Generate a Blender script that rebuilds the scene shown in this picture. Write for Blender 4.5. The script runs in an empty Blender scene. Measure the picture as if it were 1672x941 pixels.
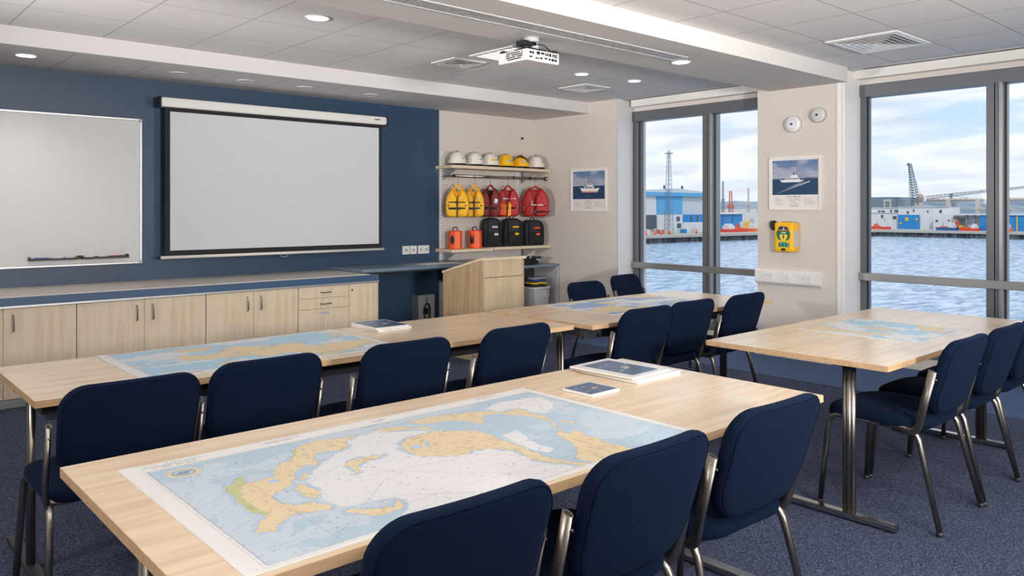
# settings used further down
SKY_SCALE = 1.1; SKY_OFF = (3.0, 1.0, 0); SKY_STR = 1.25; SUN_E = 2.0
P_FILL_PANEL = 36; P_DOWN = 26; FILL_UPL = [(-1.6, -1.8, (.50, .50, .60), 84, 105, .5), (1.6, -1.8, (.35, .80, .30), 140, 105, .5), (-1.6, 2.6, (.55, .25, .80), 36, 105, .5), (4.6, -1.8, (.05, .92, .18), 26, 105, .5), (-2.2, 5.05, (.95, .02, .14), 27, 56, .22)]
EXPO = 0.0

import bpy, bmesh, math, random
import numpy as np
from mathutils import Vector, Matrix
PI = math.pi
rnd = random.Random(7)
S = bpy.context.scene
COL = S.collection

# ------------------------------------------------------------------ colour
def lin(c):
    c = c/255.0
    return c/12.92 if c <= 0.04045 else ((c+0.055)/1.055)**2.4
def rgb(r, g, b, a=1.0): return (lin(r), lin(g), lin(b), a)

# ------------------------------------------------------------------ materials
MATS = {}
def mat(name, col, rough=0.5, metal=0.0, spec=0.5, emit=None, estr=0.0, sheen=0.0, coat=0.0):
    m = bpy.data.materials.new(name); m.use_nodes = True
    b = m.node_tree.nodes['Principled BSDF']
    b.inputs['Base Color'].default_value = col
    b.inputs['Roughness'].default_value = rough
    b.inputs['Metallic'].default_value = metal
    b.inputs['Specular IOR Level'].default_value = spec
    if emit: b.inputs['Emission Color'].default_value = emit; b.inputs['Emission Strength'].default_value = estr
    if sheen: b.inputs['Sheen Weight'].default_value = sheen
    if coat: b.inputs['Coat Weight'].default_value = coat; b.inputs['Coat Roughness'].default_value = 0.2
    MATS[name] = m
    return m
def nt(m): return m.node_tree.nodes, m.node_tree.links, m.node_tree.nodes['Principled BSDF']
def coords(m, scale=(1, 1, 1), rot=(0, 0, 0)):
    N, L, b = nt(m)
    tc = N.new('ShaderNodeTexCoord'); mp = N.new('ShaderNodeMapping')
    mp.inputs['Scale'].default_value = scale; mp.inputs['Rotation'].default_value = rot
    L.new(tc.outputs['Object'], mp.inputs['Vector']); return mp.outputs['Vector']
def noise(m, vec, scale, detail=3, rough=0.5, dist=0.0):
    N, L, b = nt(m); n = N.new('ShaderNodeTexNoise')
    n.inputs['Scale'].default_value = scale; n.inputs['Detail'].default_value = detail
    n.inputs['Roughness'].default_value = rough; n.inputs['Distortion'].default_value = dist
    L.new(vec, n.inputs['Vector']); return n.outputs['Fac']
def ramp(m, fac, stops):
    N, L, b = nt(m); r = N.new('ShaderNodeValToRGB'); L.new(fac, r.inputs['Fac'])
    e = r.color_ramp.elements
    e[0].position, e[0].color = stops[0]; e[1].position, e[1].color = stops[-1]
    for p, c in stops[1:-1]:
        k = e.new(p); k.color = c
    return r.outputs['Color']
def bump(m, fac, strength=0.2, dist=0.01):
    N, L, b = nt(m); k = N.new('ShaderNodeBump'); k.inputs['Strength'].default_value = strength
    k.inputs['Distance'].default_value = dist
    L.new(fac, k.inputs['Height']); L.new(k.outputs['Normal'], b.inputs['Normal'])
def math_(m, op, a, b_=None):
    N, L, b = nt(m); k = N.new('ShaderNodeMath'); k.operation = op
    for i, v in enumerate((a, b_)):
        if v is None: continue
        if isinstance(v, (int, float)): k.inputs[i].default_value = v
        else: L.new(v, k.inputs[i])
    return k.outputs[0]
def mixc(m, fac, c1, c2):
    N, L, b = nt(m); k = N.new('ShaderNodeMix'); k.data_type = 'RGBA'
    if isinstance(fac, (int, float)): k.inputs[0].default_value = fac
    else: L.new(fac, k.inputs[0])
    for s, v in ((6, c1), (7, c2)):
        if isinstance(v, tuple): k.inputs[s].default_value = v
        else: L.new(v, k.inputs[s])
    return k.outputs[2]
def wood(name, c1, c2, c3, rough, along='X', scale=1.0, spec=0.5):
    m = mat(name, c1, rough, spec=spec); N, L, b = nt(m)
    sc = {'X': (1.2, 16, 16), 'Z': (16, 16, 1.2), 'Y': (16, 1.2, 16)}[along]
    v = coords(m, tuple(k*scale for k in sc))
    n1 = noise(m, v, 1.6, 3, 0.5, 0.6)
    n2 = noise(m, v, 9.0, 4, 0.6, 0.3)
    c = ramp(m, n1, [(0.25, c3), (0.45, c1), (0.62, c2), (0.8, c1)])
    c = mixc(m, math_(m, 'MULTIPLY', ramp(m, n2, [(0.45, (0, 0, 0, 1)), (0.75, (1, 1, 1, 1))]), 0.10), c, c3)
    L.new(c, b.inputs['Base Color'])
    return m
wood_top = wood('maple_laminate', rgb(206, 183, 154), rgb(213, 193, 167), rgb(197, 171, 141), 0.24, 'X', spec=0.5)
wood_top.node_tree.nodes['Principled BSDF'].inputs['IOR'].default_value = 1.75
wood_edge = wood('maple_edge_band', rgb(184, 152, 115), rgb(193, 162, 126), rgb(168, 136, 100), 0.45, 'X', 2.0)
lectern_wood = wood('lectern_birch', rgb(192, 172, 143), rgb(198, 180, 152), rgb(181, 160, 130), 0.5, 'Z', spec=0.3)
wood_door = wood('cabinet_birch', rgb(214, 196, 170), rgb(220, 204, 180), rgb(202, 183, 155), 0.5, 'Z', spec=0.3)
wood_shelf = wood('shelf_birch', rgb(214, 194, 165), rgb(222, 204, 178), rgb(200, 178, 148), 0.5, 'X')
wood_side = wood('lectern_side', rgb(176, 150, 118), rgb(184, 160, 128), rgb(160, 134, 102), 0.5, 'Z')
dark_gap = mat('shadow_gap_black', rgb(40, 34, 28), 0.9)

fabric = mat('navy_fabric', rgb(10, 22, 44), 0.95, spec=0.10, sheen=0.06)
_v = coords(fabric); _n = noise(fabric, _v, 420, 2, 0.6); _n2 = noise(fabric, _v, 60, 3, 0.6)
nt(fabric)[1].new(ramp(fabric, _n, [(0.3, rgb(4, 11, 25)), (0.7, rgb(12, 27, 52))]), nt(fabric)[2].inputs['Base Color'])
nt(fabric)[2].inputs['Sheen Tint'].default_value = rgb(90, 120, 190)
nt(fabric)[2].inputs['Sheen Roughness'].default_value = 0.4
bump(fabric, _n, 0.5, 0.002)
seam_mat = mat('navy_piping', rgb(8, 14, 30), 0.95, spec=.05)
chair_steel = mat('brushed_steel_tube', rgb(138, 132, 126), 0.33, 1.0)
chrome = mat('polished_chrome', rgb(176, 174, 172), 0.22, 1.0)
alu = mat('satin_aluminium', rgb(205, 205, 205), 0.35, 0.85)
dark_steel = mat('dark_steel', rgb(58, 60, 64), 0.5, 0.3)
black_pl = mat('black_plastic', rgb(22, 22, 24), 0.45)
black_fab = mat('black_textile', rgb(20, 21, 25), 0.85)
white_pl = mat('white_plastic', rgb(222, 221, 219), 0.35)
grey_pl = mat('light_grey_plastic', rgb(178, 178, 180), 0.45)
white_paint = mat('white_gloss_paint', rgb(226, 223, 219), 0.4)
wall_paint = mat('warm_white_wall', rgb(206, 199, 192), 0.85)
_n = noise(wall_paint, coords(wall_paint), 90, 3); bump(wall_paint, _n, 0.06, 0.002)
blue_paint = mat('navy_blue_wall', rgb(44, 68, 94), 0.42, spec=0.5)
_n = noise(blue_paint, coords(blue_paint), 90, 3); bump(blue_paint, _n, 0.05, 0.002)
blue_lam = mat('slate_blue_laminate', rgb(54, 84, 116), 0.45)
bluegrey_lam = mat('blue_grey_laminate', rgb(112, 128, 146), 0.3)
beige_lam = mat('beige_laminate', rgb(206, 198, 188), 0.4)
paper = mat('white_paper', rgb(236, 233, 229), 0.6)
frame_grey = mat('grey_window_aluminium', rgb(104, 108, 112), 0.4, 0.35)
frame_light = mat('silver_window_aluminium', rgb(150, 150, 150), 0.35, 0.6)
board_mat = mat('whiteboard_enamel', rgb(208, 206, 206), 0.38)
screen_mat = mat('projection_fabric', rgb(205, 207, 212), 0.9)
screen_black = mat('black_screen_border', rgb(26, 27, 30), 0.8)

carpet = mat('charcoal_blue_carpet', rgb(60, 64, 84), 0.95, spec=0.2)
_v = coords(carpet); _a = noise(carpet, _v, 135, 2, 0.7, 1.8); _b = noise(carpet, _v, 2.0, 3); _c = noise(carpet, _v, 90, 2, 0.7, 2.0)
_c1 = ramp(carpet, _a, [(0.36, rgb(12, 16, 28)), (0.48, rgb(42, 50, 74)), (0.62, rgb(116, 126, 154))])
_c2 = mixc(carpet, math_(carpet, 'MULTIPLY', _c, 0.3), _c1, rgb(58, 62, 84))
N, L, B = nt(carpet); L.new(_c2, B.inputs['Base Color']); bump(carpet, _a, 0.9, 0.006)
carpet_sheen = mat('window_sheen_carpet', rgb(66, 84, 120), 0.8, spec=0.35)  # lighter blue carpet tone: daylight sheen by the windows put into the colour
_a = noise(carpet_sheen, coords(carpet_sheen), 160, 2, 0.7, 1.0); bump(carpet_sheen, _a, 0.4, 0.003)

# suspended ceiling: mineral tiles in a thin metal grid, two tile fields
tile = mat('ceiling_tiles', rgb(212, 208, 205), 0.9)
N, L, B = nt(tile)
_tc = N.new('ShaderNodeTexCoord'); _sp = N.new('ShaderNodeSeparateXYZ'); L.new(_tc.outputs['Object'], _sp.inputs[0])
def gridline(m, s, off, per, w):
    f = math_(m, 'FRACT', math_(m, 'DIVIDE', math_(m, 'SUBTRACT', s, off-50*per), per))
    d = math_(m, 'ABSOLUTE', math_(m, 'SUBTRACT', f, 0.5))
    return math_(m, 'GREATER_THAN', d, 0.5-w/per/2)
def maxm(m, a, b): return math_(m, 'MAXIMUM', a, b)
_gl = maxm(tile, gridline(tile, _sp.outputs['X'], 1.65, .60, .008), gridline(tile, _sp.outputs['Y'], 4.47, .64, .007))
_gr = maxm(tile, gridline(tile, _sp.outputs['X'], 4.43, .65, .009), gridline(tile, _sp.outputs['Y'], 2.88, .54, .009))
_sel = math_(tile, 'GREATER_THAN', _sp.outputs['Y'], 3.6)
_g = math_(tile, 'ADD', math_(tile, 'MULTIPLY', _gl, _sel), math_(tile, 'MULTIPLY', _gr, math_(tile, 'SUBTRACT', 1.0, _sel)))
_fn = noise(tile, _tc.outputs['Object'], 240, 2)
_tcol = mixc(tile, _fn, rgb(219, 215, 212), rgb(227, 223, 221))
L.new(mixc(tile, math_(tile, 'MULTIPLY', _g, 0.75), _tcol, rgb(134, 132, 130)), B.inputs['Base Color'])
bump(tile, _fn, 0.08, 0.002)
soffit = mat('painted_soffit', rgb(206, 202, 198), 0.9)
soffit_t = mat('soffit_tiles', rgb(212, 210, 210), 0.9)
N, L, B = nt(soffit_t)
_tc = N.new('ShaderNodeTexCoord'); _sp = N.new('ShaderNodeSeparateXYZ'); L.new(_tc.outputs['Object'], _sp.inputs[0])
_g = gridline(soffit_t, _sp.outputs['X'], 1.49, .57, .008)
_g = math_(soffit_t, 'MULTIPLY', _g, math_(soffit_t, 'MULTIPLY', math_(soffit_t, 'GREATER_THAN', _sp.outputs['Y'], 6.48), math_(soffit_t, 'LESS_THAN', _sp.outputs['X'], 5.4)))
L.new(mixc(soffit_t, math_(soffit_t, 'MULTIPLY', _g, 0.8), rgb(206, 203, 202), rgb(140, 138, 138)), B.inputs['Base Color'])
lamp_on = mat('lit_lamp_diffuser', (1, 1, 1, 1), 0.5, emit=(1, 0.97, 0.93, 1), estr=6.0)
lamp_soft = mat('lit_panel_diffuser', (1, 1, 1, 1), 0.5, emit=(1, 0.98, 0.95, 1), estr=1.2)

glass = bpy.data.materials.new('window_glass'); glass.use_nodes = True
N = glass.node_tree.nodes; L = glass.node_tree.links; N.clear()
_o = N.new('ShaderNodeOutputMaterial'); _t = N.new('ShaderNodeBsdfTransparent'); _gl = N.new('ShaderNodeBsdfGlossy'); _mx = N.new('ShaderNodeMixShader')
_t.inputs[0].default_value = (0.97, 0.985, 0.99, 1); _gl.inputs['Roughness'].default_value = 0.02; _mx.inputs[0].default_value = 0.015
L.new(_t.outputs[0], _mx.inputs[1]); L.new(_gl.outputs[0], _mx.inputs[2]); L.new(_mx.outputs[0], _o.inputs[0])

# ------------------------------------------------------------------ mesh helpers
class MB:
    def __init__(s): s.bm = bmesh.new(); s.mi = 0
    def _mark(s, faces):
        for f in faces: f.material_index = s.mi
    def box(s, x0, x1, y0, y1, z0, z1, bev=0.0, mi=None):
        if mi is not None: s.mi = mi
        t = bmesh.new(); bmesh.ops.create_cube(t, size=1.0)
        for v in t.verts:
            v.co = Vector(((x0+x1)/2+v.co.x*(x1-x0), (y0+y1)/2+v.co.y*(y1-y0), (z0+z1)/2+v.co.z*(z1-z0)))
        if bev > 0: bmesh.ops.bevel(t, geom=list(t.edges), offset=bev, segments=2, profile=0.6, affect='EDGES')
        s.merge(t); return s
    def merge(s, t, M=None):
        if M is not None: bmesh.ops.transform(t, matrix=M, verts=list(t.verts))
        vm = {v: s.bm.verts.new(v.co) for v in t.verts}
        for f in t.faces:
            try:
                n = s.bm.faces.new([vm[v] for v in f.verts]); n.material_index = s.mi; n.smooth = f.smooth
            except ValueError: pass
        t.free(); return s
    def cyl(s, p0, p1, r0, r1=None, seg=20, cap=True, mi=None):
        if mi is not None: s.mi = mi
        r1 = r0 if r1 is None else r1
        p0 = Vector(p0); p1 = Vector(p1); d = p1-p0
        t = bmesh.new(); bmesh.ops.create_cone(t, cap_ends=cap, cap_tris=False, segments=seg, radius1=r0, radius2=r1, depth=d.length)
        q = Vector((0, 0, 1)).rotation_difference(d.normalized()).to_matrix().to_4x4()
        for f in t.faces: f.smooth = len(f.verts) == 4
        s.merge(t, Matrix.Translation((p0+p1)/2) @ q); return s
    def tube(s, pts, r, seg=12, fillet=0.0, ry=None, up=(1, 0, 0), cap=True, mi=None):
        """sweep a round or oval section (r along 'up', ry across) through a filleted polyline"""
        if mi is not None: s.mi = mi
        P = [Vector(p) for p in pts]
        if fillet > 0 and len(P) > 2:
            Q = [P[0]]
            for i in range(1, len(P)-1):
                a, b, c = P[i-1], P[i], P[i+1]
                f = min(fillet, (a-b).length*.49, (c-b).length*.49)
                A = b+(a-b).normalized()*f; C_ = b+(c-b).normalized()*f
                for k in range(7):
                    u = k/6; Q.append(A*(1-u)**2+b*2*u*(1-u)+C_*u*u)
            Q.append(P[-1]); P = Q
        ry = r if ry is None else ry
        rings = []; nrm = Vector(up)
        for i, p in enumerate(P):
            d = (P[min(i+1, len(P)-1)]-P[max(i-1, 0)]).normalized()
            nrm = (nrm-d*nrm.dot(d))
            if nrm.length < 1e-5: nrm = d.orthogonal()
            nrm.normalize(); bi = d.cross(nrm)
            rings.append([s.bm.verts.new(p+nrm*r*math.cos(2*PI*k/seg)+bi*ry*math.sin(2*PI*k/seg)) for k in range(seg)])
        for a, b in zip(rings, rings[1:]):
            for k in range(seg):
                f = s.bm.faces.new([a[k], a[(k+1) % seg], b[(k+1) % seg], b[k]]); f.smooth = True; f.material_index = s.mi
        if cap:
            for rg in (rings[0][::-1], rings[-1]):
                f = s.bm.faces.new(rg); f.material_index = s.mi
        return s
    def poly(s, pts, mi=None):
        if mi is not None: s.mi = mi
        f = s.bm.faces.new([s.bm.verts.new(p) for p in pts]); f.material_index = s.mi; return s
    def prism(s, outline, a, b, axis='Y', mi=None):
        """extrude a 2-D outline between a and b along axis"""
        if mi is not None: s.mi = mi
        def P(u, v, w): return {'Y': (u, w, v), 'X': (w, u, v), 'Z': (u, v, w)}[axis]
        A = [s.bm.verts.new(P(u, v, a)) for u, v in outline]; B_ = [s.bm.verts.new(P(u, v, b)) for u, v in outline]
        n = len(outline); fs = [s.bm.faces.new(A[::-1]), s.bm.faces.new(B_)]
        for k in range(n): fs.append(s.bm.faces.new([A[k], A[(k+1) % n], B_[(k+1) % n], B_[k]]))
        s._mark(fs); return s
    def pillow(s, outline, t, center=None, edge=(1.0, .985, .95, .8, .45), prof=(0.0, .32, .45, .5, .54), back=True, axis='Y', mi=None, org=0.0):
        """soft slab: rings shrink to the centre while the profile bulges out"""
        if mi is not None: s.mi = mi
        n = len(outline)
        cu = sum(p[0] for p in outline)/n if center is None else center[0]
        cv = sum(p[1] for p in outline)/n if center is None else center[1]
        def P(u, v, w): return {'Y': (u, w+org, v), 'X': (w+org, u, v), 'Z': (u, v, w+org)}[axis]
        def ring(k, w): return [s.bm.verts.new(P(cu+(u-cu)*k, cv+(v-cv)*k, w)) for u, v in outline]
        base = ring(1.0, 0.0)
        for sg in ((1, -1) if back else (1,)):
            prev = base
            for k, p in list(zip(edge, prof))[1:]:
                r = ring(k, sg*p*t)
                for i in range(n):
                    q = [prev[i], prev[(i+1) % n], r[(i+1) % n], r[i]]
                    f = s.bm.faces.new(q if sg > 0 else q[::-1]); f.smooth = True; f.material_index = s.mi
                prev = r
            c = s.bm.verts.new(P(cu, cv, sg*prof[-1]*t*1.01))
            for i in range(n):
                q = [prev[i], prev[(i+1) % n], c]
                f = s.bm.faces.new(q if sg > 0 else q[::-1]); f.smooth = True; f.material_index = s.mi
        return s
    def lathe(s, prof, seg=28, M=None, mi=None):
        if mi is not None: s.mi = mi
        rings = []
        for r, z in prof:
            if r < 1e-6:
                v = s.bm.verts.new((M @ Vector((0, 0, z))) if M else (0, 0, z)); rings.append([v]*seg)
            else:
                rings.append([s.bm.verts.new((M @ Vector((r*math.cos(2*PI*k/seg), r*math.sin(2*PI*k/seg), z))) if M else (r*math.cos(2*PI*k/seg), r*math.sin(2*PI*k/seg), z)) for k in range(seg)])
        for a, b in zip(rings, rings[1:]):
            for k in range(seg):
                vs = []
                for v in (a[k], a[(k+1) % seg], b[(k+1) % seg], b[k]):
                    if v not in vs: vs.append(v)
                if len(vs) > 2:
                    f = s.bm.faces.new(vs); f.smooth = True; f.material_index = s.mi
        return s
    def warp(s, fn):
        for v in s.bm.verts: v.co = Vector(fn(v.co.x, v.co.y, v.co.z))
        return s
def obj(name, mb, mats, parent=None, loc=None, label=None, kind=None, fix=True):
    if not isinstance(mats, (list, tuple)): mats = [mats]
    if fix: bmesh.ops.recalc_face_normals(mb.bm, faces=list(mb.bm.faces))
    me = bpy.data.meshes.new(name); mb.bm.to_mesh(me); mb.bm.free()
    for m in mats: me.materials.append(m)
    o = bpy.data.objects.new(name, me); COL.objects.link(o)
    if parent: o.parent = parent
    if loc: o.location = loc
    if label: o['label'] = label
    if kind: o['kind'] = kind
    return o
def struct(name, mb, mats, parent=None):
    o = obj(name, mb, mats, parent)
    if not parent: o['kind'] = 'structure'
    return o
def tag(o, label, cat, group=None, kind=None):
    o['label'] = label; o['category'] = cat
    if group: o['group'] = group
    if kind: o['kind'] = kind
    return o
def thing(name, label, cat, loc=(0, 0, 0), rz=0.0, group=None):
    o = bpy.data.objects.new(name, None); o.empty_display_size = 0.1; COL.objects.link(o)
    o.location = loc; o.rotation_euler = (0, 0, rz)
    return tag(o, label, cat, group)
def dup(root, loc, rz, label, group=None, sc=None):
    r = root.copy(); COL.objects.link(r); r.location = loc; r.rotation_euler = (0, 0, rz); r['label'] = label
    if sc: r.scale = sc
    if group: r['group'] = group
    for ch in list(root.children):
        c = ch.copy(); COL.objects.link(c); c.parent = r
        for g in list(ch.children):
            d = g.copy(); COL.objects.link(d); d.parent = c
    return r
def rrect(w, h, rt, rb=None, n=7, cx=0.0, cy=0.0, taper=0.0):
    """rounded rectangle outline, rt top radius, rb bottom radius, counter-clockwise"""
    rb = rt if rb is None else rb; out = []
    for (x, y, r, a0) in ((w/2, h/2, rt, 0), (-w/2, h/2, rt, 90), (-w/2, -h/2, rb, 180), (w/2, -h/2, rb, 270)):
        ox = x-math.copysign(r, x); oy = y-math.copysign(r, y)
        for k in range(n):
            a = math.radians(a0+90*k/(n-1)); u = ox+r*math.cos(a); v = oy+r*math.sin(a)
            u *= 1-taper*(0.5-v/h); out.append((u+cx, v+cy))
    # subdivide long straights so bending stays smooth
    res = []
    for i, p in enumerate(out):
        q = out[(i+1) % len(out)]; res.append(p); L_ = math.hypot(q[0]-p[0], q[1]-p[1])
        m = int(L_/0.05)
        for k in range(1, m): res.append((p[0]+(q[0]-p[0])*k/m, p[1]+(q[1]-p[1])*k/m))
    return res

# ================================================================== THE ROOM
XW = 7.0; XG = 7.38; YB = 7.37; ZC = 2.70; ZS = 2.57; X0 = -2.6; Y0 = -2.6
m = MB(); m.box(X0-.2, 5.98, Y0-.2, YB+.2, -.12, 0, mi=0); m.box(5.98, 7.6, Y0-.2, YB+.2, -.12, 0, mi=0)
struct('floor', m, [carpet])
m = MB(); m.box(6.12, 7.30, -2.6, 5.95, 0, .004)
struct('floor_sheen', m, carpet_sheen)  # thin strip carrying the painted window sheen on the carpet
m = MB(); m.box(X0-.2, 7.6, Y0-.2, YB+.2, ZC, ZC+.15); struct('ceiling', m, tile)
m = MB(); m.box(X0, XW, 6.41, YB, ZS, ZC); struct('trim_2', m, soffit_t)
m = MB(); m.box(X0, XW, 3.27, 4.03, ZS, ZC); struct('trim_3', m, soffit)
# back wall: navy teaching wall and the white alcove beyond it
m = MB(); m.box(X0-.2, 5.47, YB-.01, YB+.2, 0, ZC); struct('wall_back', m, blue_paint)
m = MB(); m.box(5.47, 7.6, YB, YB+.2, 0, ZC); struct('wall_alcove', m, wall_paint)
m = MB(); m.box(X0-.2, X0, Y0, YB, 0, ZC); struct('wall_left', m, wall_paint)
m = MB(); m.box(X0, 7.6, Y0-.2, Y0, 0, ZC); struct('wall_front', m, wall_paint)
m = MB()
m.prism([(XW, 5.97), (7.36, 6.05), (7.62, 6.05), (7.62, YB), (XW, YB)], 0, ZC, 'Z')                      # solid part past the first window
m.box(XW, 7.62, 3.345, 4.17, 0, ZC)                   # pillar between the windows
m.box(XW, 7.62, Y0, .55, 0, ZC)                       # solid part towards the camera's side
for y0, y1 in ((4.17, 6.05), (.55, 3.345)):
    m.box(7.34, 7.62, y0, y1, 2.58, ZC); m.box(7.30, 7.62, y0, y1, 0, .10)
struct('wall_right', m, wall_paint)
m = MB(); m.prism([(7.0, 5.962), (7.362, 6.042), (7.362, 6.052), (7.0, 5.974)], 0, 2.699, 'Z'); m.box(7.0, 7.365, 3.33, 3.348, 0, 2.699); m.box(6.992, 7.0, 3.345, 3.365, 0, ZS)
m.box(7.04, 7.365, 3.315, 3.332, 0, 2.69)
struct('trim_4', m, white_paint)
m = MB(); m.box(6.97, 7.0, 3.40, 4.17, 0, .075, .004); m.box(6.955, 6.97, 3.40, 4.17, 0, .03, .002); struct('baseboard_right', m, white_paint)
m = MB(); m.box(7.24, 7.34, 4.17, 5.97, 2.625, ZC); m.box(7.24, 7.34, .55, 3.33, 2.625, ZC); struct('trim_5', m, white_paint)

def window(name, y0, y1, mull, zt, rail_z):
    root = bpy.data.objects.new(name, None); COL.objects.link(root); root['kind'] = 'structure'
    xa, xb = XG-.02, XG+.10
    m = MB()
    m.box(xa, xb, y1-.07, y1, .10, zt, .003); m.box(xa, xb, y0, y0+.07, .10, zt, .003)
    m.box(xa-.02, xb, y0, y1, zt-.075, zt+.04, .003); m.box(xa, xb, y0, y1, .10, .19, .003)
    obj('window_frame', m, frame_grey, root)
    for a, b in mull:
        m = MB(); c = (a+b)/2
        m.box(xa-.015, xb, c+.004, b, .14, zt-.07, .003); m.box(xa-.015, xb, a+.03, c-.004, .14, zt-.07, .003)
        obj('mullion', m, frame_grey, root)
        m = MB(); m.box(xa-.03, xb+.03, a, a+.028, .14, zt-.07, .003); obj('mullion_trim', m, frame_light, root)
    m = MB(); m.box(xa-.045, xa+.02, y0, y1, rail_z-.035, rail_z+.035, .004); obj('transom', m, frame_light, root)
    edges = [y0+.07]+[v for ab in sorted(mull) for v in ab]+[y1-.07]
    for a, b in zip(edges[::2], edges[1::2]):
        m = MB(); m.box(XG+.035, XG+.041, a-.01, b+.01, .15, zt-.05); obj('pane', m, glass, root)
        m = MB()                                                        # pale glazing gasket down the near side of each pane
        m.box(XG+.01, XG+.03, b-.012, b, .19, zt-.07); m.box(XG+.01, XG+.03, a, a+.012, .19, zt-.07)
        obj('gasket', m, dark_steel, root)
window('window_1', 4.17, 6.04, [(4.93, 5.05)], 2.54, .762)
window('window_2', .55, 3.335, [(2.13, 2.255), (.98, 1.10)], 2.54, .795)

# ------------------------------------------------------------------ ceiling fixtures
def downlight(x, y, z, lit, label, r=.075, grp=None):
    t = thing('ceiling_downlight' if lit else 'ceiling_speaker', label, 'ceiling light' if lit else 'ceiling speaker', (x, y, z), 0, grp)
    m = MB(); m.lathe([(r*.86, -.001), (r*.88, -.006), (r, -.006), (r*1.06, -.001), (r*1.06, 0.0), (r*.86, 0.0)])
    obj('trim_ring', m, white_pl, t)
    m = MB(); m.lathe([(0, -.004), (r*.86, -.004), (r*.87, -.0005), (0, -.0005)])
    obj('diffuser' if lit else 'grille', m, lamp_on if lit else grey_pl, t)
    return t
downlight(1.23, 6.80, ZS, True, 'lit round downlight in the back soffit above the whiteboard')
downlight(2.551, 4.783, ZC, True, 'lit round downlight in the tiled ceiling left of the long slot vent', .08)
downlight(5.09, 3.70, ZS, True, 'lit round downlight at the right end of the long slot vent')
downlight(5.47, 5.107, ZC, True, 'small round lit downlight behind the projector, left of its neighbour', .07)
downlight(6.147, 5.024, ZC, True, 'small round lit downlight nearest the harbour window slot', .07)
for x, w in ((2.348, 'leftmost of the four round flush speakers above the navy wall'), (2.931, 'second round flush speaker from the left above the projection screen'),
             (3.505, 'third round flush speaker from the left above the projection screen'), (4.225, 'rightmost of the four round flush speakers above the navy wall')):
    downlight(x, 6.83, ZS, False, w, .07)

def slot_vent(label, x0, x1, y0, y1, z, n):
    t = thing('linear_slot_vent', label, 'ceiling vent', ((x0+x1)/2, (y0+y1)/2, z))
    hx, hy = (x1-x0)/2, (y1-y0)/2
    m = MB(); m.box(-hx, hx, -hy, -hy+.018, -.003, 0); m.box(-hx, hx, hy-.018, hy, -.003, 0)
    m.box(-hx, -hx+.018, -hy+.018, hy-.018, -.003, 0); m.box(hx-.018, hx, -hy+.018, hy-.018, -.003, 0)
    obj('frame', m, white_pl, t)
    m = MB(); m.box(-hx+.018, hx-.018, -hy+.018, hy-.018, -.0010, 0); obj('backing', m, black_fab, t)
    m = MB()
    for k in range(n):
        c = -hy+.018+(2*hy-.036)*(k+.5)/n; w = (2*hy-.036)/n*.19
        m.box(-hx+.018, hx-.018, c-w, c+w, -.0019, -.0012)
    obj('louvre', m, white_pl, t)
slot_vent('long aluminium slot vent in the lowered ceiling beam by the projector', 1.6, 4.97, 3.54, 3.70, ZS, 5)
def slot_y(label, x, y0, y1):
    t = thing('linear_slot_vent', label, 'ceiling vent', (x, (y0+y1)/2, ZC)); h = (y1-y0)/2
    m = MB(); m.box(-.045, .045, -h, h, -.004, 0); obj('frame', m, alu, t)
    m = MB(); m.box(-.018, .018, -h+.02, h-.02, -.0055, -.004); obj('slot', m, dark_steel, t)
slot_y('narrow slot vent in the ceiling along the smaller window', 7.16, 4.30, 6.20)
slot_y('narrow slot vent in the ceiling along the larger window at right', 7.16, .7, 3.22)

def square_vent(label, x0, x1, y0, y1, z, n=4):
    t = thing('square_ceiling_diffuser', label, 'ceiling vent', ((x0+x1)/2, (y0+y1)/2, z)); hx, hy = (x1-x0)/2, (y1-y0)/2
    m = MB(); q = [(1.0, 0), (1.0, -.008), (.84, -.014), (.82, 0)]
    rings = [[m.bm.verts.new((sx*hx*k, sy*hy*k, z_)) for sx, sy in ((1, 1), (-1, 1), (-1, -1), (1, -1))] for k, z_ in q]
    for a, b in zip(rings, rings[1:]):
        for k in range(4): m.bm.faces.new([a[k], a[(k+1) % 4], b[(k+1) % 4], b[k]])
    obj('frame', m, white_pl, t)
    m = MB(); m.box(-hx*.82, hx*.82, -hy*.82, hy*.82, -.002, 0); obj('backing', m, grey_pl, t)
    for i in range(n):
        k = .80*(1-i/n); kk = .80*(1-(i+.80)/n)
        m = MB(); sq = ((1, 1), (-1, 1), (-1, -1), (1, -1))
        A = [m.bm.verts.new((sx*hx*k, sy*hy*k, -.020)) for sx, sy in sq]
        B_ = [m.bm.verts.new((sx*hx*kk, sy*hy*kk, -.006)) for sx, sy in sq]
        C_ = [m.bm.verts.new((sx*hx*k, sy*hy*k, -.0225)) for sx, sy in sq]
        D_ = [m.bm.verts.new((sx*hx*kk, sy*hy*kk, -.0085)) for sx, sy in sq]
        for a, b in ((A, B_), (B_, D_), (D_, C_), (C_, A)):
            for q_ in range(4): m.bm.faces.new([a[q_], a[(q_+1) % 4], b[(q_+1) % 4], b[q_]])
        if i == n-1: m.bm.faces.new(D_)
        obj('louvre', m, white_pl, t)
square_vent('large square white air diffuser near the right-hand window', 5.80, 6.43, 2.35, 2.885, ZC, 5)
square_vent('square white air diffuser right of and behind the projector', 5.91, 6.29, 5.46, 5.85, ZC, 4)
square_vent('small square white air diffuser left of the projector', 4.06, 4.41, 5.25, 5.58, ZC, 3)
t = thing('recessed_light_panel', 'square recessed ceiling light panel half hidden behind the projector', 'ceiling light', (4.38, 4.84, ZC))
m = MB(); m.box(-.27, .27, -.27, -.235, -.01, 0); m.box(-.27, .27, .235, .27, -.01, 0); m.box(-.27, -.235, -.235, .235, -.01, 0); m.box(.235, .27, -.235, .235, -.01, 0)
obj('frame', m, white_pl, t)
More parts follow.
